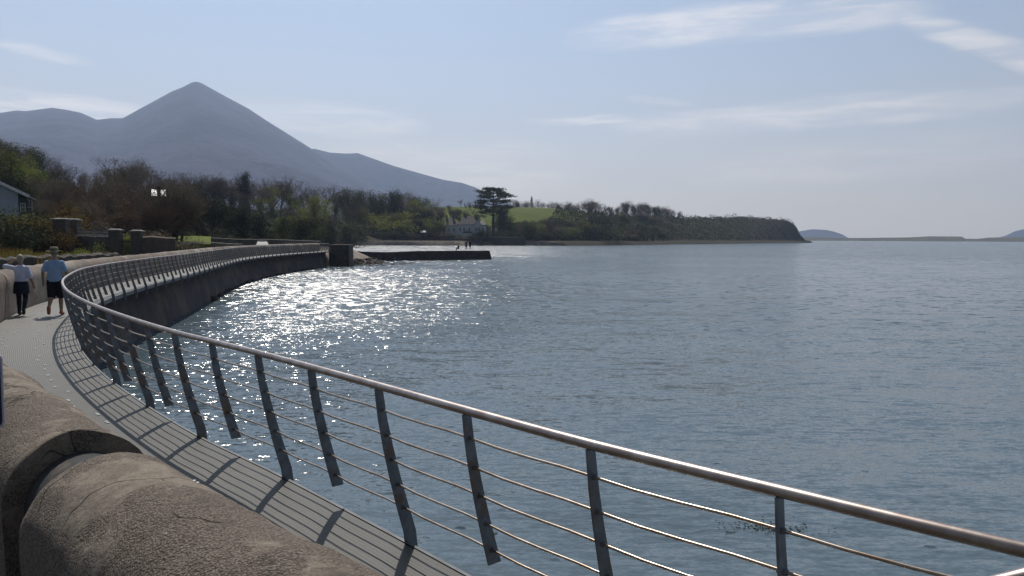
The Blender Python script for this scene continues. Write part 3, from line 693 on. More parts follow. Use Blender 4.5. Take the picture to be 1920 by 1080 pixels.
def leaf_mesh(name, C_, size, mt, flat=.0, elong=1.0):
    n = len(C_); C_ = np.asarray(C_); s_ = rng.uniform(.6, 1.4, (n, 1))*size
    a = rng.normal(size=(n, 3)); a[:, 2] *= (1-flat); a /= np.linalg.norm(a, axis=1)[:, None]
    b_ = np.cross(a, rng.normal(size=(n, 3))); b_ /= np.linalg.norm(b_, axis=1)[:, None]
    V = np.stack([C_-a*s_*elong, C_-b_*s_*.55, C_+a*s_*elong, C_+b_*s_*.55], 1).reshape(-1, 3)
    return fast_mesh(name, V, np.arange(4*n).reshape(n, 4), mt)
def grow(seed, H=1.0, levels=5, spread=.55, trunk_h=.28, up_=.25, kids=(4, 4, 4, 4), r0=.022, ratio=.66):
    """a unit-height branching skeleton: returns thick limbs, thin twigs, twig tips"""
    rs = random.Random(seed); thick = []; thin = []; tips = []
    def br(p, d, L, r_, lv):
        q = p; n = 3 if lv < 3 else 2
        for i in range(n):
            d = (d + Vector((rs.gauss(0, .13), rs.gauss(0, .13), rs.gauss(0, .08)+up_*.12))).normalized()
            q2 = q + d*L/n; r2 = r_*(.8 if lv else .88)
            (thick if lv < 2 else thin).append((tuple(q), tuple(q2), r_, r2)); q = q2; r_ = r2
            if lv >= 1 and i < n-1 and lv < levels:
                dd = (d + Vector((rs.gauss(0, 1), rs.gauss(0, 1), rs.gauss(.15, .5)))*spread*.8).normalized(); br(q, dd, L*ratio*.7, r_*.6, lv+1)
        if lv >= levels: tips.append(tuple(q)); return
        kk = kids[min(lv, len(kids)-1)]
        a0 = rs.random()*6.28
        for i in range(kk):
            a = a0 + i*6.283/kk + rs.gauss(0, .35); sp_r = spread*rs.uniform(.6, 1.25)
            if i == 0 and lv < 2: sp_r *= .3
            side = Vector((math.cos(a), math.sin(a), 0)); dd = (d*1.0 + side*sp_r*1.25 + Vector((0, 0, up_))).normalized()
            br(q, dd, L*ratio*rs.uniform(.8, 1.15)*(1.3 if lv == 0 else 1), r_*.68, lv+1)
    br(Vector((0, 0, -.02)), Vector((0, 0, 1)), trunk_h, r0, 0)
    zs = max(t_[2] for t_ in tips)
    k = 1/zs; sc_ = lambda p: (p[0]*k, p[1]*k, p[2]*k)
    f_ = lambda L: [(sc_(a), sc_(b_), ra*k, rb_*k) for a, b_, ra, rb_ in L]
    return f_(thick), f_(thin), [sc_(t_) for t_ in tips]
PROTO = {}
def make_bare(key, seed, mt, rmin=.0016, **kw):
    th, tn, tips = grow(seed, **kw)
    rs = random.Random(seed+1)
    tn = [(a, b_, max(ra, rmin), max(rb_, rmin*.8)) for a, b_, ra, rb_ in tn]
    for t_ in tips:                      # sprays of fine twigs
        for _ in range(3):
            d = Vector((rs.gauss(0, 1), rs.gauss(0, 1), rs.gauss(.4, .8))).normalized()*rs.uniform(.025, .05)
            tn.append((t_, tuple(Vector(t_)+d), rmin*.8, rmin*.5))
    PROTO[key] = [('trunk', segs_mesh('trunk', th, M_['bark'])), ('crown', segs_mesh('crown', tn, mt))]
def make_leafy(key, seed, mt, n=5200, size=.014, cl=.045, keep=1.0, **kw):
    th, tn, tips = grow(seed, **kw); T = np.array(tips); lr = np.random.default_rng(seed)
    T = T[lr.random(len(T)) < keep]
    # extra clumps lower and inside
    C_ = T[lr.integers(0, len(T), n)] + lr.normal(size=(n, 3))*cl
    C_[:, 2] = np.where(lr.random(n) < .25, C_[:, 2]*lr.uniform(.35, 1, n), C_[:, 2]); C_[:, 2] = np.maximum(C_[:, 2], .03)
    PROTO[key] = [('trunk', segs_mesh('trunk', th+tn[:len(tn)//2], M_['bark'])), ('crown', leaf_mesh('crown', C_, size, mt))]
make_bare('bare0', 11, M_['twig'], kids=(5, 3, 3, 3), levels=4, spread=.60, up_=.22)
make_bare('bare1', 23, M_['twig'], kids=(4, 4, 3, 3), levels=4, spread=.72, up_=.15, trunk_h=.2)
make_bare('bare2', 37, M_['twig'], kids=(5, 4, 3, 3), levels=4, spread=.5, up_=.35, trunk_h=.22)
make_bare('russet', 41, M_['twig_red'], .0028, kids=(5, 4, 4, 3), levels=4, spread=.75, up_=.12, trunk_h=.12)
make_leafy('fresh0', 51, M_['leaf_y'], kids=(5, 4, 3), levels=3, spread=.62, trunk_h=.2)
make_leafy('fresh1', 52, M_['leaf_y'], kids=(4, 4, 4), levels=3, spread=.7, trunk_h=.14, keep=.6, n=4200)
make_leafy('green0', 53, M_['leaf_g'], kids=(5, 4, 3), levels=3, spread=.7, trunk_h=.12, n=6500)
make_leafy('green1', 54, M_['leaf_g'], kids=(5, 3, 4), levels=3, spread=.6, trunk_h=.16, n=6000)
make_leafy('dark0', 55, M_['leaf_d'], kids=(6, 4, 3), levels=3, spread=.65, trunk_h=.10, n=8000, cl=.06)
make_leafy('dark1', 56, M_['leaf_d'], kids=(5, 4, 4), levels=3, spread=.55, trunk_h=.14, n=8000, cl=.055)
make_leafy('twiggy', 57, M_['twig'], kids=(6, 4, 4), levels=3, spread=.75, trunk_h=.10, n=9000, size=.010, cl=.06)
make_leafy('ochre', 58, M_['leaf_o'], kids=(6, 4, 3), levels=3, spread=.8, trunk_h=.08, n=5000, cl=.07, size=.018)
M_['scrub'] = noisy('dark_scrub', (.075, .062, .046), (.045, .042, .034), .05, .95, spec=.05)
def shrub_proto(key, mt, seed, n=5000, size=.03):
    lr = np.random.default_rng(seed); cs = lr.normal(size=(26, 3))*np.array([.34, .34, .16]) + np.array([0, 0, .5])
    C_ = cs[lr.integers(0, 26, n)] + lr.normal(size=(n, 3))*.13; C_[:, 2] = np.abs(C_[:, 2]); C_[:, 2] /= np.percentile(C_[:, 2], 99)
    st_ = [((0, 0, 0), tuple(c), .02, .008) for c in cs]
    PROTO[key] = [('stem', segs_mesh('stem', st_, M_['bark'])), ('foliage', leaf_mesh('foliage', C_, size, mt))]
shrub_proto('shrub_g', M_['leaf_g'], 61); shrub_proto('shrub_y', M_['leaf_y'], 62); shrub_proto('shrub_d', M_['leaf_d'], 63); shrub_proto('shrub_o', M_['leaf_o'], 64); shrub_proto('shrub_t', M_['twig'], 65, 6000, .026)
# pine with a flat layered top
rs = random.Random(5); th = [((0, 0, 0), (.01, 0, .5), .035, .024), ((.01, 0, .5), (-.01, 0, .95), .024, .008)]; CC = []
for z, rr, nb in ((.50, .30, 5), (.62, .36, 6), (.73, .32, 6), (.83, .33, 7), (.90, .26, 7), (.955, .15, 6)):
    for i in range(nb):
        a = i*6.283/nb + rs.uniform(-.4, .4); l = rr*rs.uniform(.6, 1.1); e = Vector((math.cos(a)*l, math.sin(a)*l, z+rs.uniform(-.03, .04)))
        th.append(((0, 0, z-.06), tuple(e), .010, .004))
        for _ in range(330): k = rs.uniform(.45, 1.08); CC.append((e.x*k+rs.gauss(0, .035), e.y*k+rs.gauss(0, .035), z+(e.z-z)*k+.015+rs.gauss(0, .015)))
PROTO['pine'] = [('trunk', segs_mesh('trunk', th, M_['bark'])), ('crown', leaf_mesh('crown', CC, .012, M_['leaf_d']))]
th = [((0, 0, 0), (0, 0, .98), .022, .004)]; CC = []
for i in range(26):
    z = .12 + .84*i/26; rr = .27*(1-z)+.012
    for j in range(7):
        a = rs.random()*6.28; e = Vector((math.cos(a)*rr, math.sin(a)*rr, z-.03)); th.append(((0, 0, z), tuple(e), .006, .002))
        for _ in range(28): k = rs.random()**.7; CC.append((e.x*k+rs.gauss(0, .008), e.y*k+rs.gauss(0, .008), z-.03*k+rs.gauss(0, .008)))
PROTO['spruce'] = [('trunk', segs_mesh('trunk', th, M_['bark'])), ('crown', leaf_mesh('crown', CC, .011, M_['leaf_d']))]

NAMES = {'bare': 'bare_tree', 'russet': 'bare_tree', 'fresh': 'budding_tree', 'green': 'leafy_tree', 'dark': 'evergreen_tree', 'twiggy': 'bare_tree', 'ochre': 'budding_tree', 'pine': 'pine_tree', 'spruce': 'conifer_tree', 'shrub': 'shrub'}
LOOK = {'bare0': 'bare grey tree with a wide open crown', 'bare1': 'bare grey tree with low spreading branches', 'bare2': 'bare grey tree with upright branches', 'russet': 'bare russet brown tree',
        'fresh0': 'yellow green tree in fresh leaf', 'fresh1': 'patchy yellow green tree coming into leaf', 'green0': 'dull green bushy tree', 'green1': 'upright dull green tree', 'dark0': 'dark round evergreen', 'dark1': 'dark upright evergreen',
        'twiggy': 'dense dark brown bare tree', 'ochre': 'ochre brown budding tree', 'pine': 'tall dark pine with flat layered crown', 'spruce': 'small pointed dark conifer',
        'shrub_g': 'green shrub', 'shrub_y': 'yellow green shrub', 'shrub_d': 'dark evergreen shrub', 'shrub_o': 'ochre shrub', 'shrub_t': 'bare twiggy bush'}
TREES = []
WF = {'pine': 1.0, 'spruce': 1.0, 'shrub_g': 1.0, 'shrub_y': 1.0, 'shrub_d': 1.0, 'shrub_o': 1.0, 'shrub_t': 1.0}
for k_ in PROTO:
    for nm_, me_ in PROTO[k_]:
        if nm_ == 'crown': co = np.empty(len(me_.vertices)*3, dtype=np.float32); me_.vertices.foreach_get('co', co); co = co.reshape(-1, 3); rr_ = np.percentile(np.hypot(co[:, 0], co[:, 1]), 92); print('crown', k_, rr_); WF.setdefault(k_, min(2.2, .36/rr_))
def plant(key, x, y, h_, wid=1.0, zoff=0.0, label=None, group=None, z=None):
    g_ = (ground(x, y) if z is None else z) + zoff
    base = ''.join(c for c in key if not c.isdigit()).split('_')[0]
    o = empty(NAMES.get(base, 'tree'), (x, y, g_-.1), random.random()*6.283)
    wj = wid*random.uniform(.92, 1.2)*WF.get(key, 1.25); o.scale = (h_*wj, h_*wj, h_)
    for nm, me in PROTO[key]: link(nm, me, o)
    tag(o, label, 'shrub' if base == 'shrub' else 'tree', group)
    TREES.append((key, x, y, h_, o)); return o
def treetop(px, py, Y, key, wid=1.0, label=None, group=None, base_px=None):
    p = at(px, py, Y); g_ = ground(p.x, p.y); h_ = max(3.5 if key[:5] != 'shrub' else 1.5, p.z-g_); return plant(key, p.x, p.y, h_, wid, label=label, group=group)
lx = [-300, 0, 30, 60, 90, 110, 130, 160, 190, 215, 240, 270, 300, 330, 350, 380, 420, 440, 470, 500, 520, 545, 570, 600, 630, 650, 690, 720, 760, 790, 812, 830, 850, 862, 890, 905]
ly = [240, 262, 268, 276, 288, 296, 306, 318, 316, 300, 296, 306, 318, 322, 316, 322, 324, 338, 346, 332, 327, 334, 340, 342, 346, 356, 358, 354, 356, 362, 372, 384, 386, 376, 370, 374]
WOOD = 'trees of the wood below the mountain'; HEAD = 'trees and scrub on the headland'
def wood_px(px): return 'left of the grey mountain peak' if px < 330 else ('below the mountain peak' if px < 470 else ('right of the mountain peak' if px < 650 else 'beside the green field'))
# back row makes the skyline
px = -60
while px < 905:
    key = random.choice(['bare0', 'bare1', 'bare2', 'bare0', 'twiggy', 'bare2'] if px > 60 else ['twiggy', 'ochre', 'bare0', 'green1'])
    if 640 < px < 800: key = random.choice(['twiggy', 'bare1', 'dark0', 'green1', 'twiggy'])
    d = interp(px, tp, td)*random.uniform(.80, .99)
    treetop(px, interp(px, lx, ly)+random.uniform(-3, 7), d, key, random.uniform(.85, 1.2), group=WOOD)
    px += random.uniform(13, 24)
# body of the wood, rows stepping down towards the shore and road
for row, (f0, f1, drop, step, pal) in enumerate([
        (.62, .85, (16, 40), 21, ['twiggy', 'green1', 'bare1', 'fresh0', 'dark0', 'green0']),
        (.42, .62, (38, 66), 25, ['twiggy', 'green0', 'fresh1', 'dark1', 'bare1', 'green1']),
        (.18, .42, (62, 90), 27, ['dark0', 'green0', 'fresh1', 'twiggy', 'green1', 'dark1'])]):
    px = -80
    while px < 900:
        d0 = interp(px, tp, t1); d1 = interp(px, tp, td); d = d0+(d1-d0)*random.uniform(f0, f1)
        if px > 640: d = max(d, 384+row)
        p_ = list(pal)
        if px < 60: p_ += ['fresh0', 'green0', 'ochre']
        elif px < 330: p_ = ['twiggy', 'russet', 'twiggy', 'bare1', 'green1', 'dark0']
        elif px < 470: p_ = ['dark0', 'dark1', 'twiggy', 'dark1', 'bare2']
        elif px < 830: p_ += ['fresh0', 'fresh1', 'green0', 'green1']
        top = interp(px, lx, ly) + random.uniform(*drop)
        x_ = (px-960)/1400*d; zt_ = at(px, top, d).z; gg = ground(x_, d)
        if not (800 < px < 866 and top < 412) and zt_-gg > 3.0: treetop(px, top, d, random.choice(p_), random.uniform(1.0, 1.5), group=WOOD)
        px += step*random.uniform(.7, 1.3)*(1 if px > 300 else .8)
# skirt: shrubs at the feet of the wood and along the bay
px = 330
while px < 905:
    d = interp(px, tp, t1)*random.uniform(1.0, 1.05)
    if px > 640: d = random.uniform(381, 392)
    if not 812 < px < 905: treetop(px, random.uniform(430, 440), d, random.choice(['shrub_d', 'shrub_t', 'shrub_t', 'shrub_g', 'dark0']), random.uniform(1.0, 1.6), group='bushes along the foot of the wood')
    px += random.uniform(11, 18)
# named trees
treetop(460, 327, 300, 'dark1', .7, 'dark top heavy evergreen standing up alone in the gap right of the mountain peak')
treetop(240, 293, 120, 'bare0', 1.15, 'largest bare tree, its wide branches rising above the wood left of the peak')
treetop(925, 354, 430, 'pine', 1.0, 'tall dark pine with flat layered crown above the white house')
treetop(932, 385, 415, 'dark0', 1.0, 'broad dark evergreen directly under the layered pine')
treetop(902, 374, 500, 'dark1', .9, 'dark tree touching the left side of the layered pine')
treetop(997, 366, 575, 'spruce', .8, 'small pointed conifer standing in the ridge hedge')
treetop(750, 398, 400, 'fresh0', 1.1, 'bright yellow green tree by the water left of the shed')
treetop(668, 388, 380, 'fresh0', 1.2, 'broad yellow green tree with orange tint above the beach')
treetop(590, 372, 300, 'fresh1', 1.0, 'pale green budding tree in the middle of the wood')
treetop(945, 432, 408, 'shrub_d', 2.0, 'low dark bush at the foot of the garden wall')
# headland ridge: hedge trees against the sky, then the wooded bluff
hx = [905, 940, 960, 990, 1010, 1040, 1060, 1085, 1100, 1125, 1140, 1150, 1165, 1180, 1200, 1225, 1240, 1260, 1280, 1290, 1320, 1340, 1360, 1390, 1400, 1430, 1450, 1470, 1485, 1495]
hy = [374, 380, 373, 376, 374, 376, 376, 381, 374, 374, 386, 389, 381, 379, 381, 387, 387, 392, 400, 408, 410, 406, 411, 413, 409, 414, 416, 418, 421, 428]
px = 948
while px < 1140:
    treetop(px, interp(px, hx, hy)+random.uniform(-2, 4), interp(px, tp, td)*1.05, random.choice(['bare0', 'bare2', 'bare1', 'bare0', 'twiggy']), random.uniform(1.0, 1.3), group='bare hedge trees on the headland skyline'); px += random.uniform(7, 12)
while px < 1285:
    treetop(px, interp(px, hx, hy)+random.uniform(-3, 4), interp(px, tp, td)*1.02, random.choice(['twiggy', 'twiggy', 'bare0', 'dark0', 'bare2']), random.uniform(1.1, 1.5), group=HEAD); px += random.uniform(7, 11)
while px < 1484:
    h0 = interp(px, hx, hy)+random.uniform(0, 3)
    treetop(px, h0, interp(px, tp, td)*1.0, random.choice(['shrub_d', 'shrub_t', 'shrub_d']), random.uniform(1.4, 2.4) if px < 1440 else 1.2, group=HEAD); px += random.uniform(7, 12)
treetop(1112, 377, 600, 'bare2', 1.0, 'tallest bare tree on the headland ridge, right of the green field')
treetop(1098, 380, 600, 'bare0', 1.1, 'wide bare tree just left of the tallest one on the ridge')
for row, (f, dy0, dy1) in enumerate(((.75, 12, 22), (.5, 22, 36), (.25, 34, 46), (.04, 42, 52))):
    px = 962 if row > 1 else 1028
    while px < 1474:
        d0 = interp(px, tp, t1); d1 = interp(px, tp, td); d = d0+(d1-d0)*f*random.uniform(.85, 1.15)
        d = max(d, 392+ (px-905)*.12)
        fr = min(1, max(0, (1500-px)/140)); top = interp(px, hx, hy)*1.0 + random.uniform(dy0, dy1)*(.35+.65*fr)
        if px < 1045: top = max(top, 414)
        x_ = (px-960)/1400*d; zt_ = at(px, top, d).z
        if xb(d)-x_ > 3 and zt_-ground(x_, d) > 1.2:
            key = random.choice(['twiggy', 'dark0', 'green0', 'shrub_t', 'fresh1', 'shrub_g', 'shrub_d'] if px < 1180 else ['twiggy', 'dark0', 'shrub_t', 'shrub_d', 'dark1'])
            treetop(px, min(top, 452), d, key, random.uniform(1.0, 1.8) if px < 1420 else .8, group=HEAD)
        px += random.uniform(10, 17)
for i_, px_ in enumerate(range(652, 822, 11)):
    treetop(px_+random.uniform(-4, 4), random.uniform(372, 392) if px_ < 790 else random.uniform(392, 404), random.uniform(420, 455), ['twiggy', 'green0', 'fresh1', 'green1', 'dark0'][i_ % 5], random.uniform(1.2, 1.6), group=WOOD)
    treetop(px_+random.uniform(-4, 4), random.uniform(398, 416), random.uniform(396, 412), ['green0', 'fresh0', 'twiggy', 'green1', 'shrub_y', 'dark0'][(i_*5) % 6], random.uniform(1.2, 1.6), group=WOOD)
for px_, py_, d_q, k_q in ((818, 424, 394, 'green0'), (826, 430, 393, 'shrub_t'), (808, 420, 396, 'fresh1'), (916, 420, 412, 'twiggy'), (940, 414, 425, 'green0'), (958, 418, 415, 'fresh1'), (975, 420, 412, 'twiggy'), (992, 418, 414, 'green1'), (1010, 420, 418, 'fresh0'), (1030, 410, 440, 'twiggy'), (905, 432, 397, 'shrub_d'), (846, 440, 392, 'shrub_d'), (860, 441, 392.5, 'shrub_t'), (884, 441, 393, 'shrub_d')):
    treetop(px_, py_, d_q, k_q, 1.4, group=HEAD if px_ > 900 else WOOD)
treetop(296, 336, 95.5, 'bare2', 1.1, 'bare tree whose trunk crosses the bright white panels in the wood')
treetop(322, 345, 96.5, 'twiggy', 1.1, 'dense brown tree just right of the bright white panels')
# field hedge bushes round the pasture left of the pine
for px_, py_, d, k in ((815, 388, 505, 'shrub_y'), (828, 392, 490, 'fresh0'), (842, 391, 500, 'fresh1'), (856, 392, 480, 'shrub_g'), (872, 398, 470, 'green1'), (890, 402, 450, 'green0'), (812, 404, 460, 'green0'), (805, 398, 470, 'twiggy'), (862, 402, 455, 'bare1'), (880, 404, 452, 'bare0')):
    treetop(px_, py_, d, k, 1.1, group='trees round the small green field behind the white house')

# ------------------------------------------------------------------ near left: gate piers, railings, low walls, shrubs
def pier_post(px0, px1, pyt, Y, label, group, cap=1.22, zb=None):
    a = at(px0, pyt, Y); b_ = at(px1, pyt, Y); w_ = b_.x-a.x; zb = ground(a.x, Y)-.1 if zb is None else zb; h_ = a.z-zb
    o = empty('gate_pillar', ((a.x+b_.x)/2, Y, zb), .15); s1 = MB().box((0, 0, (h_-.2)/2), (w_, w_, h_-.2)).build('shaft', M_['pillar'], o); soft(s1, .03)
    MB().box((0, 0, .2), (w_*1.12, w_*1.12, .42)).build('plinth', M_['pillar'], o)
    c_ = MB().box((0, 0, h_-.13), (w_*cap, w_*cap, .14)); c_.box((0, 0, h_-.03), (w_*cap*.9, w_*cap*.9, .08), 0, .55); soft(c_.build('cap', M_['stone_cap'], o), .02)
    return tag(o, label, 'pillar', group)
GP = 'stone gate pillars by the road'
pier_post(104, 126, 409, 72, 'left one of the two tall thick gate pillars behind the hat', GP); pier_post(127, 147, 410, 74.5, 'right one of the two tall thick gate pillars behind the hat', GP)
pier_post(207, 226, 429, 66, 'slim gate pillar at the end of the spiked iron fence', GP); pier_post(248, 266, 431, 66.5, 'slim gate pillar where the plain brown wall begins', GP)
def lowwall(name, pts, h_, th, mt, label, group=None, lump=.05, cap=False):
    """stone wall along plan points (x, y), heights from the ground; h_ may be a top level per point"""
    P = []
    for i in range(len(pts)-1):
        a = Vector((*pts[i], 0)); b_ = Vector((*pts[i+1], 0)); n = max(2, int((b_-a).length/.5))
        for k in range(n): P.append((a.lerp(b_, k/n), i+k/n))
    P.append((Vector((*pts[-1], 0)), len(pts)-1)); rows = []
    for i, (p, q) in enumerate(P):
        t = (P[min(i+1, len(P)-1)][0]-P[max(i-1, 0)][0]).normalized(); n_ = Vector((t.y, -t.x, 0)); g_ = ground(p.x, p.y)-.2
        hh = interp(q, range(len(pts)), h_) if hasattr(h_, '__len__') else g_+.2+h_
        hh += lump*random.uniform(-1, 1)
        f_ = lambda: random.uniform(-1, 1)*lump*.5
        rows.append([p - n_*(th/2) + Vector((0, 0, g_)), p - n_*(th/2+f_()) + Vector((0, 0, hh-.06)), p + Vector((0, 0, hh+lump)), p + n_*(th/2+f_()) + Vector((0, 0, hh-.06)), p + n_*(th/2) + Vector((0, 0, g_))])
    mb = MB().sheet(rows); k = 5; n = len(rows)-1; mb.f.append((0, 1, 2, 3, 4)); mb.f.append((n*k+4, n*k+3, n*k+2, n*k+1, n*k))
    o = mb.build(name, mt); return tag(o, label, 'wall', group)
def pl(px, Y): return ((px-960)/1400*Y, Y)
def zt(px, py, Y): return at(px, py, Y).z
lowwall('stone_wall', [pl(-330, 38), pl(-60, 44), pl(0, 47), pl(70, 51), pl(150, 56), pl(222, 62)], [zt(-330, 500, 38), zt(-60, 490, 44), zt(0, 486, 47), zt(70, 481, 51), zt(150, 479, 56), zt(222, 476, 62)], .5, M_['stone_dark'], 'low dark rubble wall running behind the walkers along the road', lump=.10)
lowwall('stone_wall', [pl(40, 71), pl(104, 72.2)], [zt(40, 452, 71), zt(104, 449, 72)], .4, M_['stone_dark'], 'short dark wall under the iron spikes left of the tall gate pillars')
lowwall('stone_wall', [pl(147, 73), pl(207, 66.4)], [zt(147, 441, 73), zt(207, 443, 66.4)], .4, M_['stone_dark'], 'dark wall under the iron spikes right of the tall gate pillars')
lowwall('garden_wall', [pl(266, 66.5), pl(300, 66), pl(330, 66.5)], [zt(266, 443, 66.5), zt(300, 444, 66), zt(330, 446, 66.5)], .45, M_['render_wall'], 'plain brown wall topped with bushes right of the slim gate pillars')
lowwall('stone_wall', [pl(338, 92), pl(400, 98), pl(452, 108)], [zt(338, 453.5, 92), zt(400, 455, 98), zt(452, 457.5, 108)], .5, M_['stone_dark'], 'low dark wall below the small bright lawn', lump=.04)
lowwall('stone_wall', [pl(372, 118), pl(440, 124), pl(520, 132), pl(600, 150)], [zt(372, 444, 118), zt(440, 448, 124), zt(520, 449, 132), zt(600, 452, 150)], .5, M_['stone_dark'], 'long dark wall with pale capping behind the parked car', lump=.03)
o = lowwall('stone_wall', [pl(905, 398), pl(940, 398), pl(985, 402)], [zt(905, 444.5, 398), zt(940, 444.5, 398), zt(985, 444.5, 402)], 1.0, M_['stone_dark'], 'garden wall above the beach right of the white house', lump=.03)
o = lowwall('stone_wall', [pl(822, 390), pl(905, 393)], [zt(822, 447, 390), zt(905, 447, 393)], 1.0, M_['stone_dark'], 'sea wall along the beach in front of the white house', lump=.03)
def spikes(a, b_, za, zb_, label):
    A = Vector((*a, za)); B = Vector((*b_, zb_)); L = (B-A).length; n = int(L/.16); o = empty('iron_fence', ((A+B)/2))
    C0 = (A+B)/2; mb = MB(); d = (B-A)/n
    for i in range(n+1): p = A + d*i - C0; mb.tube([p, p+Vector((0, 0, .42)), p+Vector((0, 0, .5))], [.014, .014, .003], 4)
    mb.build('spikes', M_['iron'], o); MB().tube([A-C0+Vector((0, 0, .05)), B-C0+Vector((0, 0, .05))], .022, 4).build('rail', M_['iron'], o)
    MB().tube([A-C0+Vector((0, 0, .3)), B-C0+Vector((0, 0, .3))], .018, 4).build('rail', M_['iron'], o); return tag(o, label, 'fence')
spikes(pl(147, 73), pl(207, 66.4), zt(147, 441, 73)+.03, zt(207, 443, 66.4)+.03, 'pale iron spikes on the wall between tall and slim gate pillars')
spikes(pl(70, 71.6), pl(104, 72.2), zt(70, 451, 71.6)+.03, zt(104, 449, 72)+.03, 'short run of iron spikes left of the tall gate pillars')
gt = empty('garden_gate', (*pl(237, 66.2), ground(*pl(237, 66.2)))); mb = MB(); gw_ = at(247, 440, 66.2).x-at(227, 440, 66.2).x
for i in range(9): mb.box((-gw_/2+gw_*(i+.5)/9, 0, .95), (.05, .03, 1.75))
mb.build('bars', M_['dark_wall'], gt); fr = MB(); fr.box((0, .03, .35), (gw_, .04, .1)); fr.box((0, .03, 1.6), (gw_, .04, .1)); fr.build('frame', M_['dark_wall'], gt); tag(gt, 'narrow dark barred gate between the two slim pillars', 'gate')
# grass verge left behind the low wall
gv = MB()
for i in range(9000):
    px_ = random.uniform(-200, 108); Y = random.uniform(50, 70); x_, y_ = pl(px_, Y); z_ = ground(x_, y_)+.0
    h_ = random.uniform(.25, .7)*(1.7 if px_ < 60 else 1.2); a = random.random()*6.28; dx = math.cos(a)*.07; dy = math.sin(a)*.07
    gv.add([(x_-dx, y_-dy, z_), (x_+dx, y_+dy, z_), (x_+random.uniform(-.2, .2), y_, z_+h_)], [(0, 1, 2)])
o = gv.build('grass', noisy('verge_grass', (.17, .16, .03), (.22, .16, .045), .4, .9, translucent=.3)); o['kind'] = 'stuff'; o['label'] = 'yellow green rough grass behind the low wall'
NS = 'shrubs in the gardens by the road'
for px_, py_, Y, k, w_, lb in (
        (8, 398, 76, 'shrub_g', 1.0, 'green shrub under the gable of the pale blue house'), (34, 402, 74, 'shrub_g', 1.1, 'green shrub below the white window of the pale blue house'), (-25, 400, 70, 'shrub_d', 1.1, 'dark shrub at the left edge by the pale blue house'),
        (62, 404, 75, 'shrub_o', 1.0, 'ochre shrub right of the pale blue house'), (86, 400, 76, 'shrub_o', 1.0, 'orange brown shrub just left of the tall gate pillars'), (12, 425, 62, 'shrub_d', .9, 'dark bush in front of the green shrubs, left edge'),
        (48, 424, 68, 'shrub_d', 1.2, 'dark bush above the grassy verge'), (92, 428, 70, 'shrub_o', 1.0, 'low ochre bush against the left tall gate pillar'),
        (150, 466, 60, 'shrub_y', 1.8, 'bright yellow green clump on the low rubble wall behind the hat'), (178, 470, 61, 'shrub_t', 2.0, 'grey trailing plant on the low wall right of the hat'), (200, 472, 62, 'shrub_t', 1.8, 'last grey trailing plant before the slim gate pillar'),
        (3, 455, 55, 'shrub_o', .8, 'ragged ochre bush at the left edge above the woman'), (232, 444, 68, 'shrub_y', 1.2, 'yellow green bush behind the narrow gate'), (333, 458, 70, 'shrub_g', 1.0, 'green bush at the end of the plain brown wall'), (345, 468, 76, 'shrub_d', 1.3, 'low dark bush before the small lawn'),
        (160, 420, 84, 'shrub_t', 1.1, 'grey bare bush right of the tall gate pillars'), (190, 424, 86, 'shrub_t', 1.1, 'bare bush above the iron spikes'), (212, 418, 88, 'shrub_t', 1.1, 'bare bush behind the left slim pillar'), (292, 436, 72, 'shrub_t', 1.2, 'bare bush hanging over the plain brown wall'), (312, 438, 71, 'shrub_t', 1.1, 'bare bush at the right end of the brown wall'), (273, 430, 76, 'russet', 1.0, 'russet bush right of the slim pillars')):
    p = at(px_, py_, Y); plant(k, p.x, p.y, max(.5, p.z-ground(p.x, p.y)), w_, label=lb, group=NS)
# nearer trees of the left garden
for px_, py_, Y, k, w_ in ((18, 292, 135, 'fresh0', 1.0), (-30, 285, 120, 'green0', 1.1), (45, 318, 125, 'fresh1', 1.0), (75, 330, 120, 'twiggy', 1.1), (-5, 322, 105, 'dark0', 1.1), (50, 350, 110, 'green0', 1.0), (100, 325, 130, 'bare2', 1.1), (120, 340, 112, 'twiggy', 1.2), (155, 335, 118, 'russet', 1.2),
        (180, 350, 105, 'bare1', 1.1), (205, 330, 115, 'twiggy', 1.1), (228, 355, 104, 'russet', 1.2), (262, 340, 112, 'twiggy', 1.1), (285, 385, 100, 'russet', 1.3), (255, 385, 96, 'russet', 1.3), (290, 374, 96, 'twiggy', 1.2), (318, 378, 97, 'russet', 1.2), (272, 352, 99, 'twiggy', 1.2), (330, 352, 99, 'bare1', 1.2), (302, 376, 93, 'russet', 1.1), (310, 380, 106, 'russet', 1.2), (335, 340, 126, 'twiggy', 1.1), (345, 385, 128, 'russet', 1.1), (140, 380, 98, 'twiggy', 1.3), (108, 375, 95, 'ochre', 1.1), (170, 385, 95, 'twiggy', 1.3), (205, 390, 94, 'russet', 1.3), (80, 372, 100, 'twiggy', 1.2), (60, 385, 96, 'twiggy', 1.2), (365, 370, 130, 'dark0', 1.1), (390, 375, 140, 'dark1', 1.2), (420, 385, 150, 'dark0', 1.3), (455, 390, 150, 'dark1', 1.4), (490, 400, 160, 'dark0', 1.4), (525, 405, 165, 'green0', 1.4), (560, 410, 175, 'dark0', 1.4), (595, 410, 190, 'green0', 1.4), (625, 412, 230, 'dark0', 1.4), (650, 415, 300, 'green1', 1.3)):
    treetop(px_, py_, Y, k, w_, group='trees at the front of the wood')

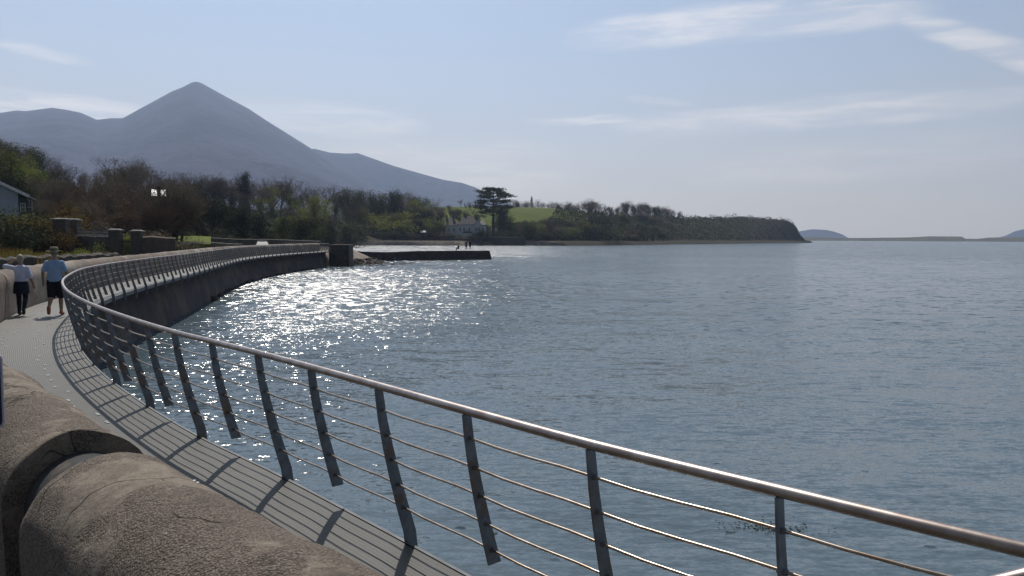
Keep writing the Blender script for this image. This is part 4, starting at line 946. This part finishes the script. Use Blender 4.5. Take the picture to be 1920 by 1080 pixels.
# undergrowth that nobody could count: thickets covering the floor of the wood and the bluff
def thicket(name, n, test, hmax, size, mt, label):
    C_ = []
    while len(C_) < n:
        px = random.uniform(*test['px']); d0 = interp(px, tp, t1); d1 = interp(px, tp, td); f = random.uniform(*test['f']); d = d0+(d1-d0)*f
        if px > 640: d = max(d, 384 + max(0, px-905)*.1)
        if px > 640 and px < 930 and d < 396: continue
        x = (px-960)/1400*d
        if xb(d)-x < 2.5: continue
        if 812 < px < 912 and d < 425: continue
        if 930 < px < 1032 + 40*fbm(px*.05, d*.05, 8) + (f-.6)*60 and d > 440: continue
        if 808 < px < 870 and d > 470: continue
        h_ = hmax*(.35+.65*max(0, fbm(x*.09, d*.05, 2)*1.8+.35)); C_.append((x, d, ground(x, d)+h_*random.random()**.6))
    o = link(name, leaf_mesh(name, C_, size, mt)); o['kind'] = 'stuff'; o['label'] = label
thicket('undergrowth', 20000, dict(px=(985, 1506), f=(-.02, 1.0)), 3.6, .6, M_['scrub'], 'dense dark scrub covering the bluff of the headland')
thicket('undergrowth', 9000, dict(px=(985, 1400), f=(0, .8)), 5.0, .7, M_['leaf_g'], 'green scrub on the lower slope of the headland')
thicket('undergrowth', 20000, dict(px=(-250, 900), f=(0, 1.0)), 4.5, .5, M_['leaf_d'], 'dark undergrowth on the floor of the wood')
# labels for every tree that has none yet: its look, what it stands beside, and its place in that run
marks = [(-2000, 'beyond the pale blue house'), (60, 'left of the gate pillars'), (160, 'above the spiked iron fence'), (240, 'beside the building in the wood'), (318, 'above the small bright lawn'), (400, 'below the peak\'s right slope'), (475, 'above the parked car'), (540, 'above the railing\'s far end'),
         (640, 'above the beach\'s left end'), (730, 'left of the small shed'), (800, 'behind the white house'), (905, 'right of the white house'), (960, 'round the sloping green field'), (1045, 'right of the green field'), (1130, 'on the dark wooded bluff'), (1290, 'on the low bare headland'), (1400, 'near the cliff end')]
ORD = ['first', 'second', 'third', 'fourth', 'fifth', 'sixth', 'seventh', 'eighth', 'ninth', 'tenth', 'eleventh', 'twelfth', 'thirteenth', 'fourteenth', 'fifteenth', 'sixteenth', 'seventeenth', 'eighteenth']
cells = {}
for t_ in TREES:
    if 'label' in t_[4] and t_[4]['label']: continue
    px_ = pxof(t_[1], t_[2]); mk = [m_[1] for m_ in marks if px_ >= m_[0]]; mk = mk[-1] if mk else marks[0][1]
    cells.setdefault((t_[0], mk), []).append((px_, t_))
for (k, mk), L_ in cells.items():
    L_.sort(key=lambda q: q[0])
    for i, (px_, t_) in enumerate(L_):
        t_[4]['label'] = (LOOK[k]+' '+mk) if len(L_) == 1 else '%s %s %s' % (ORD[min(i, 17)], LOOK[k], mk)

# small raised lawn seen over the low dark wall
g_l = []
for q_ in range(9):
    Yq = 93.5 + 2.6*q_; zq = 3.30 + 1.0*(q_/8)**.9
    g_l.append([((px_-960)/1400*Yq, Yq, zq-.02*abs(k_-3) + .04*fbm(px_*.1, Yq*.3, 0)) for k_, px_ in enumerate((334, 342, 350, 358, 366, 374, 384, 396))])
g_l.insert(0, [(x, y-.05, 1.6) for x, y, z in g_l[0]]); lw = MB().sheet(g_l).build('lawn', noisy('mown_grass', (.12, .145, .02), (.085, .11, .018), .8, .9, .5, 20, .05, spec=.1), None, True); setting(lw)

# ------------------------------------------------------------------ buildings
def win(parent, c, w_, h_, yface, depth=.12, frame='white_trim', bars=True):
    """window in a wall whose outside looks to -y: frame as a part, its pane a sub-part"""
    x, z = c; mb = MB(); f_ = min(.10, w_*.12)
    for dx in (-1, 1): mb.box((x+dx*(w_/2-f_/2), yface-.04, z), (f_, depth, h_))
    for dz in (-1, 1): mb.box((x, yface-.04, z+dz*(h_/2-f_/2)), (w_-2*f_, depth, f_))
    if bars: mb.box((x, yface-.03, z), (w_-2*f_, depth*.6, f_*.7)); mb.box((x, yface-.025, z+h_/4-f_*.1), (f_*.6, depth*.5, h_/2-f_*1.5))
    o = mb.build('window', M_[frame], parent)
    MB().box((x, yface-.01, z), (w_-1.9*f_, .03, h_-1.9*f_)).build('pane', M_['glass'], o); return o
def hip_roof(mb, x0, x1, y0, y1, z0, z1, inset, ov=.4):
    x0 -= ov; x1 += ov; y0 -= ov; y1 += ov; ym = (y0+y1)/2
    mb.add([(x0,y0,z0),(x1,y0,z0),(x1,y1,z0),(x0,y1,z0),(x0+inset,ym,z1),(x1-inset,ym,z1),(x0,y0,z0-.2),(x1,y0,z0-.2),(x1,y1,z0-.2),(x0,y1,z0-.2)],
           [(0,1,5,4),(1,2,5),(2,3,4,5),(3,0,4),(6,7,1,0),(7,8,2,1),(8,9,3,2),(9,6,0,3),(9,8,7,6)])
# white villa by the bay
Y0 = 400.0; g_ = 2.4; hx0 = at(829, 440, Y0).x; hs = 1/3.5
vl = empty('house', (at(868, 440, Y0).x, Y0, g_), .0)
zE = at(868, 421, Y0).z-g_; zR = at(868, 405, Y0).z-g_
X = lambda px: (px-868)/1400*Y0
wl = MB(); wl.box(((X(829)+X(858))/2, 4.6, zE*.47), (X(858)-X(829)-.02, 8, zE*.94)); wl.box(((X(858)+X(898))/2, 4.2, zE/2), (X(898)-X(858), 8.6, zE)); wl.box(((X(898)+X(910))/2+.01, 5.2, zE/2-.1), (X(910)-X(898), 9, zE-.2))
wl.build('wall', M_['white_wall'], vl)
gb = MB(); gx0, gx1 = X(889), X(902); gb.prism([(gx0, 0), (gx1, 0), (gx1, zE), ((gx0+gx1)/2, zE+2.6), (gx0, zE)], -1.1, -.08); gb.build('gable_bay', M_['white_wall'], vl)
rf = MB(); hip_roof(rf, X(829), X(857.5), .7, 8.5, zE*.94+.02, zR-.9, 3.0); hip_roof(rf, X(858), X(898), 0, 8.4, zE+.02, zR, 4.2); hip_roof(rf, X(898), X(910), .8, 9.6, zE-.1, zR-1.6, 1.6)
gm_ = (gx0+gx1)/2
rf.add([(gx0-.35, -1.45, zE-.3), (gm_, -1.45, zE+2.9), (gx1+.35, -1.45, zE-.3), (gx0-.35, 3, zE-.3), (gm_, 3, zE+2.9), (gx1+.35, 3, zE-.3)], [(0, 1, 4, 3), (1, 2, 5, 4)])
roof = rf.build('roof', M_['slate'], vl)
for px_ in (836, 849, 872, 893): MB().box((X(px_), 4.4, zR-.5), (1.1, .8, 1.9)).build('chimney', M_['render_wall'], roof)
for px_ in (833, 842, 851): win(vl, (X(px_), zE*.68), 1.1, 1.9, .6)
for px_ in (863, 870, 880): win(vl, (X(px_), zE*.70), 1.1, 2.0, -.1)
for px_ in (892.3, 898.3): win(vl, (X(px_), zE*.72), 1.2, 2.1, -1.1)
for px_ in (905,): win(vl, (X(px_), zE*.68), 1.1, 2.0, .7)
for px_ in (834, 845, 862, 906): win(vl, (X(px_), zE*.30), 1.2, 1.9, (.6 if px_ < 858 else (-.1 if px_ < 898 else .7)))
pc_ = MB(); pc_.box((X(877), -1.3, zE*.26), (4.6, 2.3, zE*.44)); pc_.build('porch', M_['white_wall'], vl); pr2 = MB(); hip_roof(pr2, X(877)-2.3, X(877)+2.3, -2.45, -.16, zE*.50, zE*.50+.7, 1.0, .2); pr2.build('porch_roof', M_['slate'], vl)
tag(vl, 'white villa with dark slate roof standing above the bay below the pine', 'house')
# shed left of the villa
sd = empty('shed', (at(793, 440, 392).x, 392, 4.1), .2); sd.scale = (.62, .62, .62); MB().box((0, 0, 2.1), (4.2, 3.4, 4.6)).build('wall', M_['dark_wall'], sd)
r_ = MB(); r_.add([(-2.5, -2.1, 4.2), (2.5, -2.1, 4.2), (2.5, 0, 5.9), (-2.5, 0, 5.9), (2.5, 2.1, 4.2), (-2.5, 2.1, 4.2), (-2.5, -2.1, 4.05), (2.5, -2.1, 4.05), (2.5, 2.1, 4.05), (-2.5, 2.1, 4.05)], [(0, 1, 2, 3), (3, 2, 4, 5), (6, 7, 1, 0), (5, 4, 8, 9), (1, 4, 2), (0, 3, 5), (6, 9, 8, 7)])
r_.build('roof', noisy('tin_roof', (.55, .55, .55), (.4, .4, .4), 1, .4, metal=.5), sd); win(sd, (.6, 2.6), 1.0, 1.1, -1.7); MB().box((-1.0, -1.72, 1.2), (1.0, .08, 2.2)).build('door', M_['white_trim'], sd); tag(sd, 'small dark shed with a bright tin roof left of the white villa', 'shed')
# pale blue house at the left edge
Y0 = 88.0; g_ = 2.1; X = lambda px: (px+30)/1400*Y0; Z = lambda py: (441-py)/1400*Y0+4.3-g_
hb = empty('house', ((-30-960)/1400*Y0, Y0, g_), R(38))
wl = MB(); wl.prism([(X(-130), 0), (X(27), 0), (X(27), Z(361)), (X(-52), Z(320)), (X(-130), Z(361))], 0, 11); wl.build('wall', M_['blue_wall'], hb)
bb = MB(); bb.box(((X(27)+X(42))/2+.005, 3.2, Z(370)/2), (X(42)-X(27), 5.6, Z(370))); bb.build('side_wall', M_['dark_wall'], hb)
rf = MB()
def slab(mb, a, b_, y0, y1, th):
    d = Vector((b_[0]-a[0], 0, b_[1]-a[1])).normalized(); n_ = Vector((-d.z, 0, d.x))*th
    if n_.z < 0: n_ = -n_
    A = Vector((a[0], 0, a[1])); B = Vector((b_[0], 0, b_[1])); vs = []
    for y in (y0, y1):
        for p in (A, B, B+n_, A+n_): vs.append((p.x, y, p.z))
    mb.add(vs, [(0, 1, 2, 3), (7, 6, 5, 4), (0, 4, 5, 1), (1, 5, 6, 2), (2, 6, 7, 3), (3, 7, 4, 0)])
ridge_ = (X(-52), Z(319)); slab(rf, ridge_, (X(43), Z(368.2)), -.3, 11.3, .16); slab(rf, (X(-147), Z(368.2)), ridge_, -.3, 11.3, .16); roof = rf.build('roof', M_['slate'], hb)
bg_ = MB(); slab(bg_, (X(-52), Z(320.5)), (X(43.6), Z(369.9)), -.42, -.31, .36); slab(bg_, (X(-148), Z(370)), (X(-52), Z(320.5)), -.42, -.31, .36); bg_.build('barge_board', M_['white_trim'], hb)
MB().box((X(-70), 5, Z(314)), (.9, .9, 2.0)).build('chimney', M_['render_wall'], roof)
an_ = MB(); an_.box(((X(42)+X(52))/2+.01, 4.2, Z(372)/2), (X(53)-X(42), 4.6, Z(374))); an_.build('annex_wall', M_['dark_wall'], hb)
ar = MB(); slab(ar, (X(41), Z(364)), (X(58), Z(373)), 1.4, 7, .10); ar.build('annex_roof', M_['white_trim'], hb)
win(hb, (X(47.5), Z(387)), .62, 1.9, 1.86); win(hb, (X(-60), Z(372)), 1.3, 1.5, 0); win(hb, (X(34.5), Z(388)), .55, 1.0, .36)
tag(hb, 'pale blue gabled house with white barge boards cut by the left edge', 'house')
# house glimpsed in the wood
Y0 = 101.0; hw = empty('house', ((301-960)/1400*Y0, Y0, ground((301-960)/1400*Y0, Y0)-.2), R(26)); X = lambda px: (px-301)/1400*Y0; Z = lambda py: (442-py)/1400*Y0+4.3-hw.location.z
MB().prism([(X(287), 0), (X(315), 0), (X(315), Z(358)), (X(301), Z(352)), (X(287), Z(358))], 0, 6).build('wall', M_['bark'], hw)
rf = MB(); slab(rf, (X(301), Z(352)), (X(316), Z(358.6)), -.1, 6.2, .06); slab(rf, (X(286), Z(358.6)), (X(301), Z(352)), -.1, 6.2, .06); rf.build('roof', M_['bark'], hw)
tin = noisy('white_glint_sheet', (.85, .85, .85), (.7, .7, .7), 1, .25)  # opaque white, tilted sunward, stands in for sky reflected in glass
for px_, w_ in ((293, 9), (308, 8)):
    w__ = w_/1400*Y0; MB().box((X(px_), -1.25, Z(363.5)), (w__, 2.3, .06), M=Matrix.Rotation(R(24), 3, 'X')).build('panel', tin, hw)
tag(hw, 'house hidden in the wood with only its bright white upper panels showing', 'house')

# ------------------------------------------------------------------ parked car
def car(loc, rz):
    o = empty('parked_car', loc, rz); paint = noisy('car_paint', (.045, .05, .06), (.04, .045, .055), 3, .22, metal=.3)
    prof = [(-2.05, .35), (-2.08, .75), (-1.85, .92), (-1.1, .98), (1.0, 1.0), (1.75, .98), (2.02, .9), (2.08, .45), (1.95, .3), (-1.9, .3)]
    mb = MB(); n = len(prof); vs = []
    for x, k in ((-.86, .9), (-.80, 1), (.80, 1), (.86, .9)): pass
    secs = [(-.88, .94), (-.84, 1.0), (.84, 1.0), (.88, .94)]
    rows = [[(sx, y*k, .63+(z-.63)*k) for y, z in prof] + [(sx, prof[0][0]*k, .63+(prof[0][1]-.63)*k)] for sx, k in secs]
    mb.sheet(rows); kk = n+1; mb.f.append(tuple(range(n))); mb.f.append(tuple(3*kk+i for i in range(n-1, -1, -1))); b_ = mb.build('body', paint, o); soft(b_, .05, 3)
    cb = MB(); lo = [(-.80, -1.25, .97), (.80, -1.25, .97), (.80, 1.75, .98), (-.80, 1.75, .98)]; hi = [(-.58, -.45, 1.44), (.58, -.45, 1.44), (.60, 1.15, 1.46), (-.60, 1.15, 1.46)]
    cb.add(lo+hi, [(0,1,5,4),(1,2,6,5),(2,3,7,6),(3,0,4,7),(4,5,6,7)]); gl_ = cb.build('windows', M_['glass'], o)
    rf_ = MB(); rf_.sheet([[(x*.6, -.47+1.64*j/6, 1.455+.05*math.sin(math.pi*(x+1)/2)+.03*math.sin(math.pi*j/6)) for x in (-1, -.6, -.2, .2, .6, 1)] for j in range(7)]); rf_.build('roof', paint, o, True)
    pl_ = MB()
    for sx in (-1, 1):
        for (ya, yb_) in ((-1.25, -.45), (.2, .25), (1.75, 1.15)):
            pl_.tube([(sx*.81, ya, .98), (sx*.60, yb_, 1.46)], .035, 5)
    pl_.build('pillars', paint, o)
    for sx in (-1, 1):
        for y in (-1.3, 1.3):
            w_ = MB().tube([(sx*.70, y, .32), (sx*.88, y, .32)], .32, 18).build('wheel', noisy('tyre', (.02, .02, .02), (.03, .03, .03), 5, .8), o); MB().tube([(sx*.87, y, .32), (sx*.895, y, .32)], .2, 12).build('rim', M_['iron'], w_)
        MB().ell((sx*.62, -2.02, .68), (.17, .06, .09)).build('headlight', M_['white_trim'], o, True); MB().ell((sx*.68, 2.02, .75), (.12, .05, .12)).build('tail_light', noisy('red_lens', (.25, .01, .01), (.2, .01, .01), 3, .3), o, True)
        MB().ell((sx*.98, -.85, 1.0), (.10, .05, .07)).build('mirror', paint, o, True)
    MB().box((0, -2.09, .5), (.5, .02, .11)).build('number_plate', M_['white_trim'], o)
    return o
cl = at(496, 459, 98); c_ = car((cl.x-.3, 98, 2.2), .35); tag(c_, 'dark car with sun glinting on its roof parked behind the far railing', 'car')

# ------------------------------------------------------------------ people
SKIN = noisy('skin', (.36, .22, .16), (.30, .18, .13), 6, .6)
def loft(mb, rings, sides=16):
    rows = [[(cx+rx*math.cos(2*math.pi*k/sides), cyy+ry*math.sin(2*math.pi*k/sides), z) for k in range(sides)] for (cx, cyy, z, rx, ry) in rings]
    n = len(rows); vs = [p for r in rows for p in r]
    fs = [(i*sides+k, i*sides+(k+1) % sides, (i+1)*sides+(k+1) % sides, (i+1)*sides+k) for i in range(n-1) for k in range(sides)]
    return mb.add(vs, fs + [tuple(range(sides-1, -1, -1)), tuple(range((n-1)*sides, n*sides))])
def fuse(mb, name, mt, parent, vox=.012, sm=3):
    """one continuous skin grown over the overlapping limbs"""
    o = mb.build(name, mt); md = o.modifiers.new('r', 'REMESH'); md.mode = 'VOXEL'; md.voxel_size = vox; md.use_smooth_shade = True
    ms = o.modifiers.new('s', 'SMOOTH'); ms.iterations = sm; ms.factor = .5
    bpy.context.view_layer.update(); dg = bpy.context.evaluated_depsgraph_get(); me = bpy.data.meshes.new_from_object(o.evaluated_get(dg))
    bpy.data.objects.remove(o); me.materials.clear(); me.materials.append(mt); me.name = name
    me.polygons.foreach_set('use_smooth', [True]*len(me.polygons)); return link(name, me, parent)
def limb(mb, pts, rads, sides=12):
    P = [Vector(p) for p in pts]; pp = []; rr = []
    for i in range(len(P)-1):
        for k in range(4): t = k/4; pp.append(P[i].lerp(P[i+1], t)); rr.append(rads[i]*(1-t)+rads[i+1]*t)
    pp.append(P[-1]); rr.append(rads[-1]); mb.tube(pp, rr, sides); mb.ell(P[0], (rads[0],)*3); mb.ell(P[-1], (rads[-1],)*3)
    for p, r_ in zip(P[1:-1], rads[1:-1]): mb.ell(p, (r_,)*3)
def hand(mb, w_, d, side, h_=1.0):
    """palm, four bent fingers and a thumb leaving the side of the palm"""
    w_ = Vector(w_); d = Vector(d).normalized(); fwd = Vector((0, 1, 0)); a = (fwd - d*fwd.dot(d)).normalized(); b_ = d.cross(a)*side
    pc_ = w_+d*.045*h_; mb.tube([w_-d*.01, w_+d*.03, w_+d*.085], [.026, .034, .030], 8)
    for i, L_ in enumerate((.062, .072, .068, .052)):
        r0_ = w_ + d*.08 + a*(.027-.018*i); k1 = r0_ + d*L_*.5 + b_*.008; k2 = k1 + (d*.7+b_*.6).normalized()*L_*.5; mb.tube([r0_, k1, k2], [.0095, .009, .0075], 6)
    t0 = w_ + d*.03 + a*.026; mb.tube([t0, t0+d*.028+a*.022, t0+d*.058+a*.028+b_*.006], [.012, .0105, .009], 6)
def person(loc, rz, H, pose, label, top, bottom, hair, sc_=1.0, shoe=None, hat=None, leg='bare', jacket=None, fine=True, elbow_sleeve=False, slim=1.0):
    o = empty('person', loc, rz); o.scale = (sc_, sc_, sc_); q = pose; vx = .010 if fine else .02; cv = .011 if fine else .02
    b_ = MB(); w = slim
    loft(b_, [(0, 0, .84, .13*w, .10), (0, 0, .93, .165*w, .115), (0, 0, 1.05, .145*w, .10), (0, 0, 1.18, .15*w, .105), (0, 0, 1.32, .175*w, .11), (0, 0, 1.41, .165*w, .085), (0, 0, 1.46, .09, .06), (0, 0, 1.48, .06, .055)])
    limb(b_, [(0, 0, 1.44), (0, .012, 1.56)], [.058, .052])
    hc = Vector(q.get('head', (0, .02, 1.655))); b_.ell(hc, (.078, .098, .118), 16, 12); b_.ell(hc+Vector((0, .03, -.05)), (.058, .072, .072), 12, 8)
    b_.ell(hc+Vector((0, .10, -.02)), (.014, .022, .026)); b_.ell(hc+Vector((0, .088, -.062)), (.024, .012, .010))
    for sx in (-1, 1): b_.ell(hc+Vector((sx*.080, 0, -.015)), (.012, .022, .032)); b_.ell(hc+Vector((sx*.031, .086, .012)), (.014, .010, .009))
    for sx, nm in ((-1, 'L'), (1, 'R')):
        sh_ = (sx*.175*w, 0, 1.395); e_, wr = q['arm'+nm]; limb(b_, [sh_, e_, wr], [.052, .040, .027]); hand(b_, wr, q.get('hand'+nm, Vector(wr)-Vector(e_)), sx)
        k_, an, toe = q['leg'+nm]; limb(b_, [(sx*.085*w, 0, .90), k_, Vector(k_).lerp(Vector(an), .35), an], [.088*w, .056, .055, .036]); limb(b_, [an, toe], [.036, .030])
    body = fuse(b_, 'body', SKIN, o, vx, 2)
    s_ = MB(); loft(s_, [(0, 0, .90, .178*w, .135), (0, 0, 1.05, .168*w, .128), (0, 0, 1.2, .172*w, .13), (0, 0, 1.33, .196*w, .13), (0, 0, 1.41, .19*w, .105), (0, 0, 1.455, .12, .078), (0, 0, 1.475, .085, .07)])
    for sx, nm in ((-1, 'L'), (1, 'R')):
        sh_ = Vector((sx*.17*w, 0, 1.39)); e_ = Vector(q['arm'+nm][0]); limb(s_, [sh_, sh_.lerp(e_, .95 if elbow_sleeve else .72)], [.068, .070 if elbow_sleeve else .066])
    fuse(s_, 'shirt', top, o, cv, 3)
    t_ = MB(); loft(t_, [(0, 0, .80, .15*w, .12), (0, 0, .93, .178*w, .13), (0, 0, 1.0, .168*w, .122)])
    for sx, nm in ((-1, 'L'), (1, 'R')):
        k_, an, toe = [Vector(v) for v in q['leg'+nm]]
        if leg == 'bare': limb(t_, [(sx*.088*w, 0, .88), Vector((sx*.085, 0, .90)).lerp(k_, .93)], [.112, .098])
        else: limb(t_, [(sx*.085*w, 0, .88), k_, k_.lerp(an, .35), k_.lerp(an, .93)], [.100*w, .068, .066, .048])
    fuse(t_, 'shorts' if leg == 'bare' else 'trousers', bottom, o, cv, 3)
    if jacket:
        j_ = MB(); loft(j_, [(0, 0, .64, .215, .17), (0, -.01, .78, .205, .165), (0, 0, .92, .192, .15), (0, 0, 1.0, .176, .136)]); limb(j_, [(.02, .15, .96), (.05, .17, .74)], [.04, .03]); limb(j_, [(-.02, .15, .96), (-.05, .17, .72)], [.04, .03]); fuse(j_, 'jacket', jacket, o, cv, 4)
    h_ = MB(); h_.ell(hc+Vector((0, -.018, .022)), (.090, .100, .112), 16, 12)
    if hair[1] == 'full': h_.ell(hc+Vector((0, -.045, -.03)), (.085, .07, .09), 14, 10)
    fuse(h_, 'hair', hair[0], o, .010, 2)
    for sx, nm in ((-1, 'L'), (1, 'R')):
        k_, an, toe = [Vector(v) for v in q['leg'+nm]]; f_ = MB(); d = (toe-an); heel = an - Vector((0, d.y, 0)).normalized()*.035 + Vector((0, 0, -.02)) if abs(d.y) > .05 else an+Vector((0, -.03, 0))
        limb(f_, [heel, an.lerp(toe, .5)+Vector((0, 0, -.008)), toe], [.045, .048, .040]); f_.ell(an, (.048, .052, .045)); fuse(f_, 'shoe', shoe or bottom, o, .010, 2)
    if hat:
        t2 = MB(); rows = []
        for rr, zz in ((.02, .125), (.075, .122), (.092, .10), (.100, .045), (.104, .02), (.15, .004), (.18, .006), (.182, .0), (.15, -.004), (.103, .004)):
            rows.append([(hc.x+rr*math.cos(a*math.pi/12), hc.y-.01+rr*1.12*math.sin(a*math.pi/12), hc.z+.035+zz+(.014*abs(math.cos(a*math.pi/12)) if rr > .14 else 0)) for a in range(25)])
        t2.sheet(rows); t2.f.append(tuple(range(24))); ht = t2.build('hat', hat, o, True); soft(ht, .002, 1)
        bd = MB(); bd.sheet([[(hc.x+r2*math.cos(a*math.pi/12), hc.y-.01+r2*1.12*math.sin(a*math.pi/12), hc.z+z2) for a in range(25)] for r2, z2 in ((.1055, .058), (.1035, .088))]); bd.build('hat_band', M_['dark_wall'], ht, True)
    return tag(o, label, 'person', None)
cloth = lambda n, c: noisy(n, c, tuple(v*.85 for v in c), 9, .9, .15, 40, .01)
navy = cloth('navy_cloth', (.018, .022, .045)); black = cloth('black_cloth', (.015, .015, .02)); blue = cloth('pale_blue_cotton', (.30, .44, .66)); blue2 = cloth('lilac_blue_cotton', (.60, .64, .80))
hairg = noisy('grey_blond_hair', (.42, .37, .30), (.25, .21, .17), 30, .6); haird = noisy('grey_hair', (.22, .20, .18), (.14, .13, .12), 30, .7)
khaki = cloth('khaki_felt', (.24, .23, .15)); shoe_r = cloth('orange_trainers', (.42, .16, .10)); shoe_d = cloth('dark_shoes', (.05, .045, .045))
walkL = dict(legL=((-.10, .03, .50), (-.105, -.27, .24), (-.105, -.30, .09)), legR=((.10, .10, .50), (.10, .10, .085), (.11, .26, .035)),
             armL=((-.265, -.06, 1.13), (-.275, .02, .88)), armR=((.275, -.03, 1.13), (.30, .10, .91)))
mf = gz(109, 591.5, DECK); person((mf.x-.05, mf.y, DECK), R(20), 1.8, walkL, 'person in khaki hat, blue t-shirt and dark shorts walking away beside the railing', blue, black, (haird, 'short'), 1.0, shoe_r, khaki)
walkR = dict(legR=((.09, .03, .50), (.10, -.24, .20), (.10, -.28, .07)), legL=((-.09, .10, .50), (-.09, .08, .085), (-.10, .24, .035)),
             armL=((-.40, .03, 1.44), (-.17, .13, 1.62)), handL=(.6, .1, .25), armR=((.25, -.04, 1.12), (.31, .04, .86)))
wf = gz(42, 591, DECK); person((wf.x, wf.y, DECK), R(20), 1.6, walkR, 'person in lilac t-shirt, navy jacket round the waist, one arm raised to her head', blue2, navy, (hairg, 'full'), .90, shoe_d, None, 'long', navy, True, True, .95)
stand = dict(legL=((-.09, .02, .50), (-.10, 0, .085), (-.11, .16, .035)), legR=((.09, .02, .50), (.10, 0, .085), (.11, .16, .035)), armL=((-.25, 0, 1.13), (-.25, .06, .88)), armR=((.25, 0, 1.13), (.25, .06, .88)))
stand2 = dict(stand); stand2['armR'] = ((.24, .05, 1.15), (.12, .24, 1.22))
tz = 1.98
pa_ = lambda px: A + d_*(((px-960)/1400*146.5 - A.x)/d_.x)
for px_, ps, lb, tp_, bt_ in ((874, stand2, 'left standing person at the end of the pier, dark clothes', cloth('grey_jacket', (.12, .12, .12)), black), (881, stand, 'right standing person at the end of the pier, dark clothes', black, navy)):
    p = pa_(px_); person((p.x, p.y, tz-.02), R(10), 1.75, ps, lb, tp_, bt_, (haird, 'short'), 1.0, shoe_d, None, 'long', None, False)
sit = dict(legL=((-.10, .40, .98), (-.10, .44, .58), (-.10, .58, .53)), legR=((.10, .40, .98), (.10, .44, .58), (.10, .58, .53)), armL=((-.24, .12, 1.14), (-.12, .34, 1.04)), armR=((.24, .12, 1.14), (.12, .34, 1.04)))
p = pa_(860.5); person((p.x, p.y-.2, tz-.76), R(60), 1.75, sit, 'person in black sitting low on the pier left of the two who stand', black, black, (haird, 'short'), 1.0, shoe_d, None, 'long', None, False)

# ------------------------------------------------------------------ sign at the left edge
sg = empty('sign', (at(-60, 732, 2.1).x, 2.1, 2.14)); zc = at(0, 732, 2.1).z-2.14; hh = 72/1400*2.1; ww = 68/1400*2.1; th_ = -.02
def rrect(w_, h_, r_, n=6):
    P = []
    for cx, cz, a0 in ((w_-r_, h_-r_, 0), (-w_+r_, h_-r_, 90), (-w_+r_, -h_+r_, 180), (w_-r_, -h_+r_, 270)):
        for k in range(n+1): a = R(a0+90*k/n); P.append((cx+r_*math.cos(a), cz+r_*math.sin(a)))
    return P
for nm, k, y0, y1, mt in (('border', 1.0, -.004, .0, 'sign_edge'), ('panel', .93, -.0055, -.0041, 'sign_blue')):
    mb = MB(); mb.prism([(x, z+zc) for x, z in rrect(ww*k+(0 if k == 1 else .002), hh*(k+.03 if k < 1 else 1), .018)], y0, y1); mb.build(nm, M_[mt], sg)
mb = MB(); mb.box((-.02, -.0062, zc+.02), (.12, .001, .035)); mb.box((0.03, -.0062, zc-.05), (.06, .001, .02)); mb.build('lettering_block', M_['sign_edge'], sg)
MB().tube([(-.03, .03, 0), (-.03, .03, zc+.08)], .024, 12).build('pole', M_['iron'], sg); tag(sg, 'navy sign with rounded pale border cut off by the left edge', 'sign')

# ------------------------------------------------------------------ haze
hz = MB().box((0, 0, 0), (1, 1, 1)); hm = bpy.data.materials.new('haze'); hm.use_nodes = True; ht_ = hm.node_tree; ht_.nodes.clear()
pv = ht_.nodes.new('ShaderNodeVolumePrincipled'); pv.inputs['Color'].default_value = (.56, .72, 1.0, 1); pv.inputs['Density'].default_value = 1.4e-4; pv.inputs['Anisotropy'].default_value = 0.35
ho = ht_.nodes.new('ShaderNodeOutputMaterial'); ht_.links.new(pv.outputs[0], ho.inputs['Volume'])
h_ = hz.build('haze', hm); h_['kind'] = 'stuff'; h_.scale = (12400, 12400, 1000); h_.location = (0, 0, 1000/2-8)
print('trees', len(TREES), 'posts', len(posts), 'SJ', SJ, 's708', s708, 'TOTAL', TOTAL)
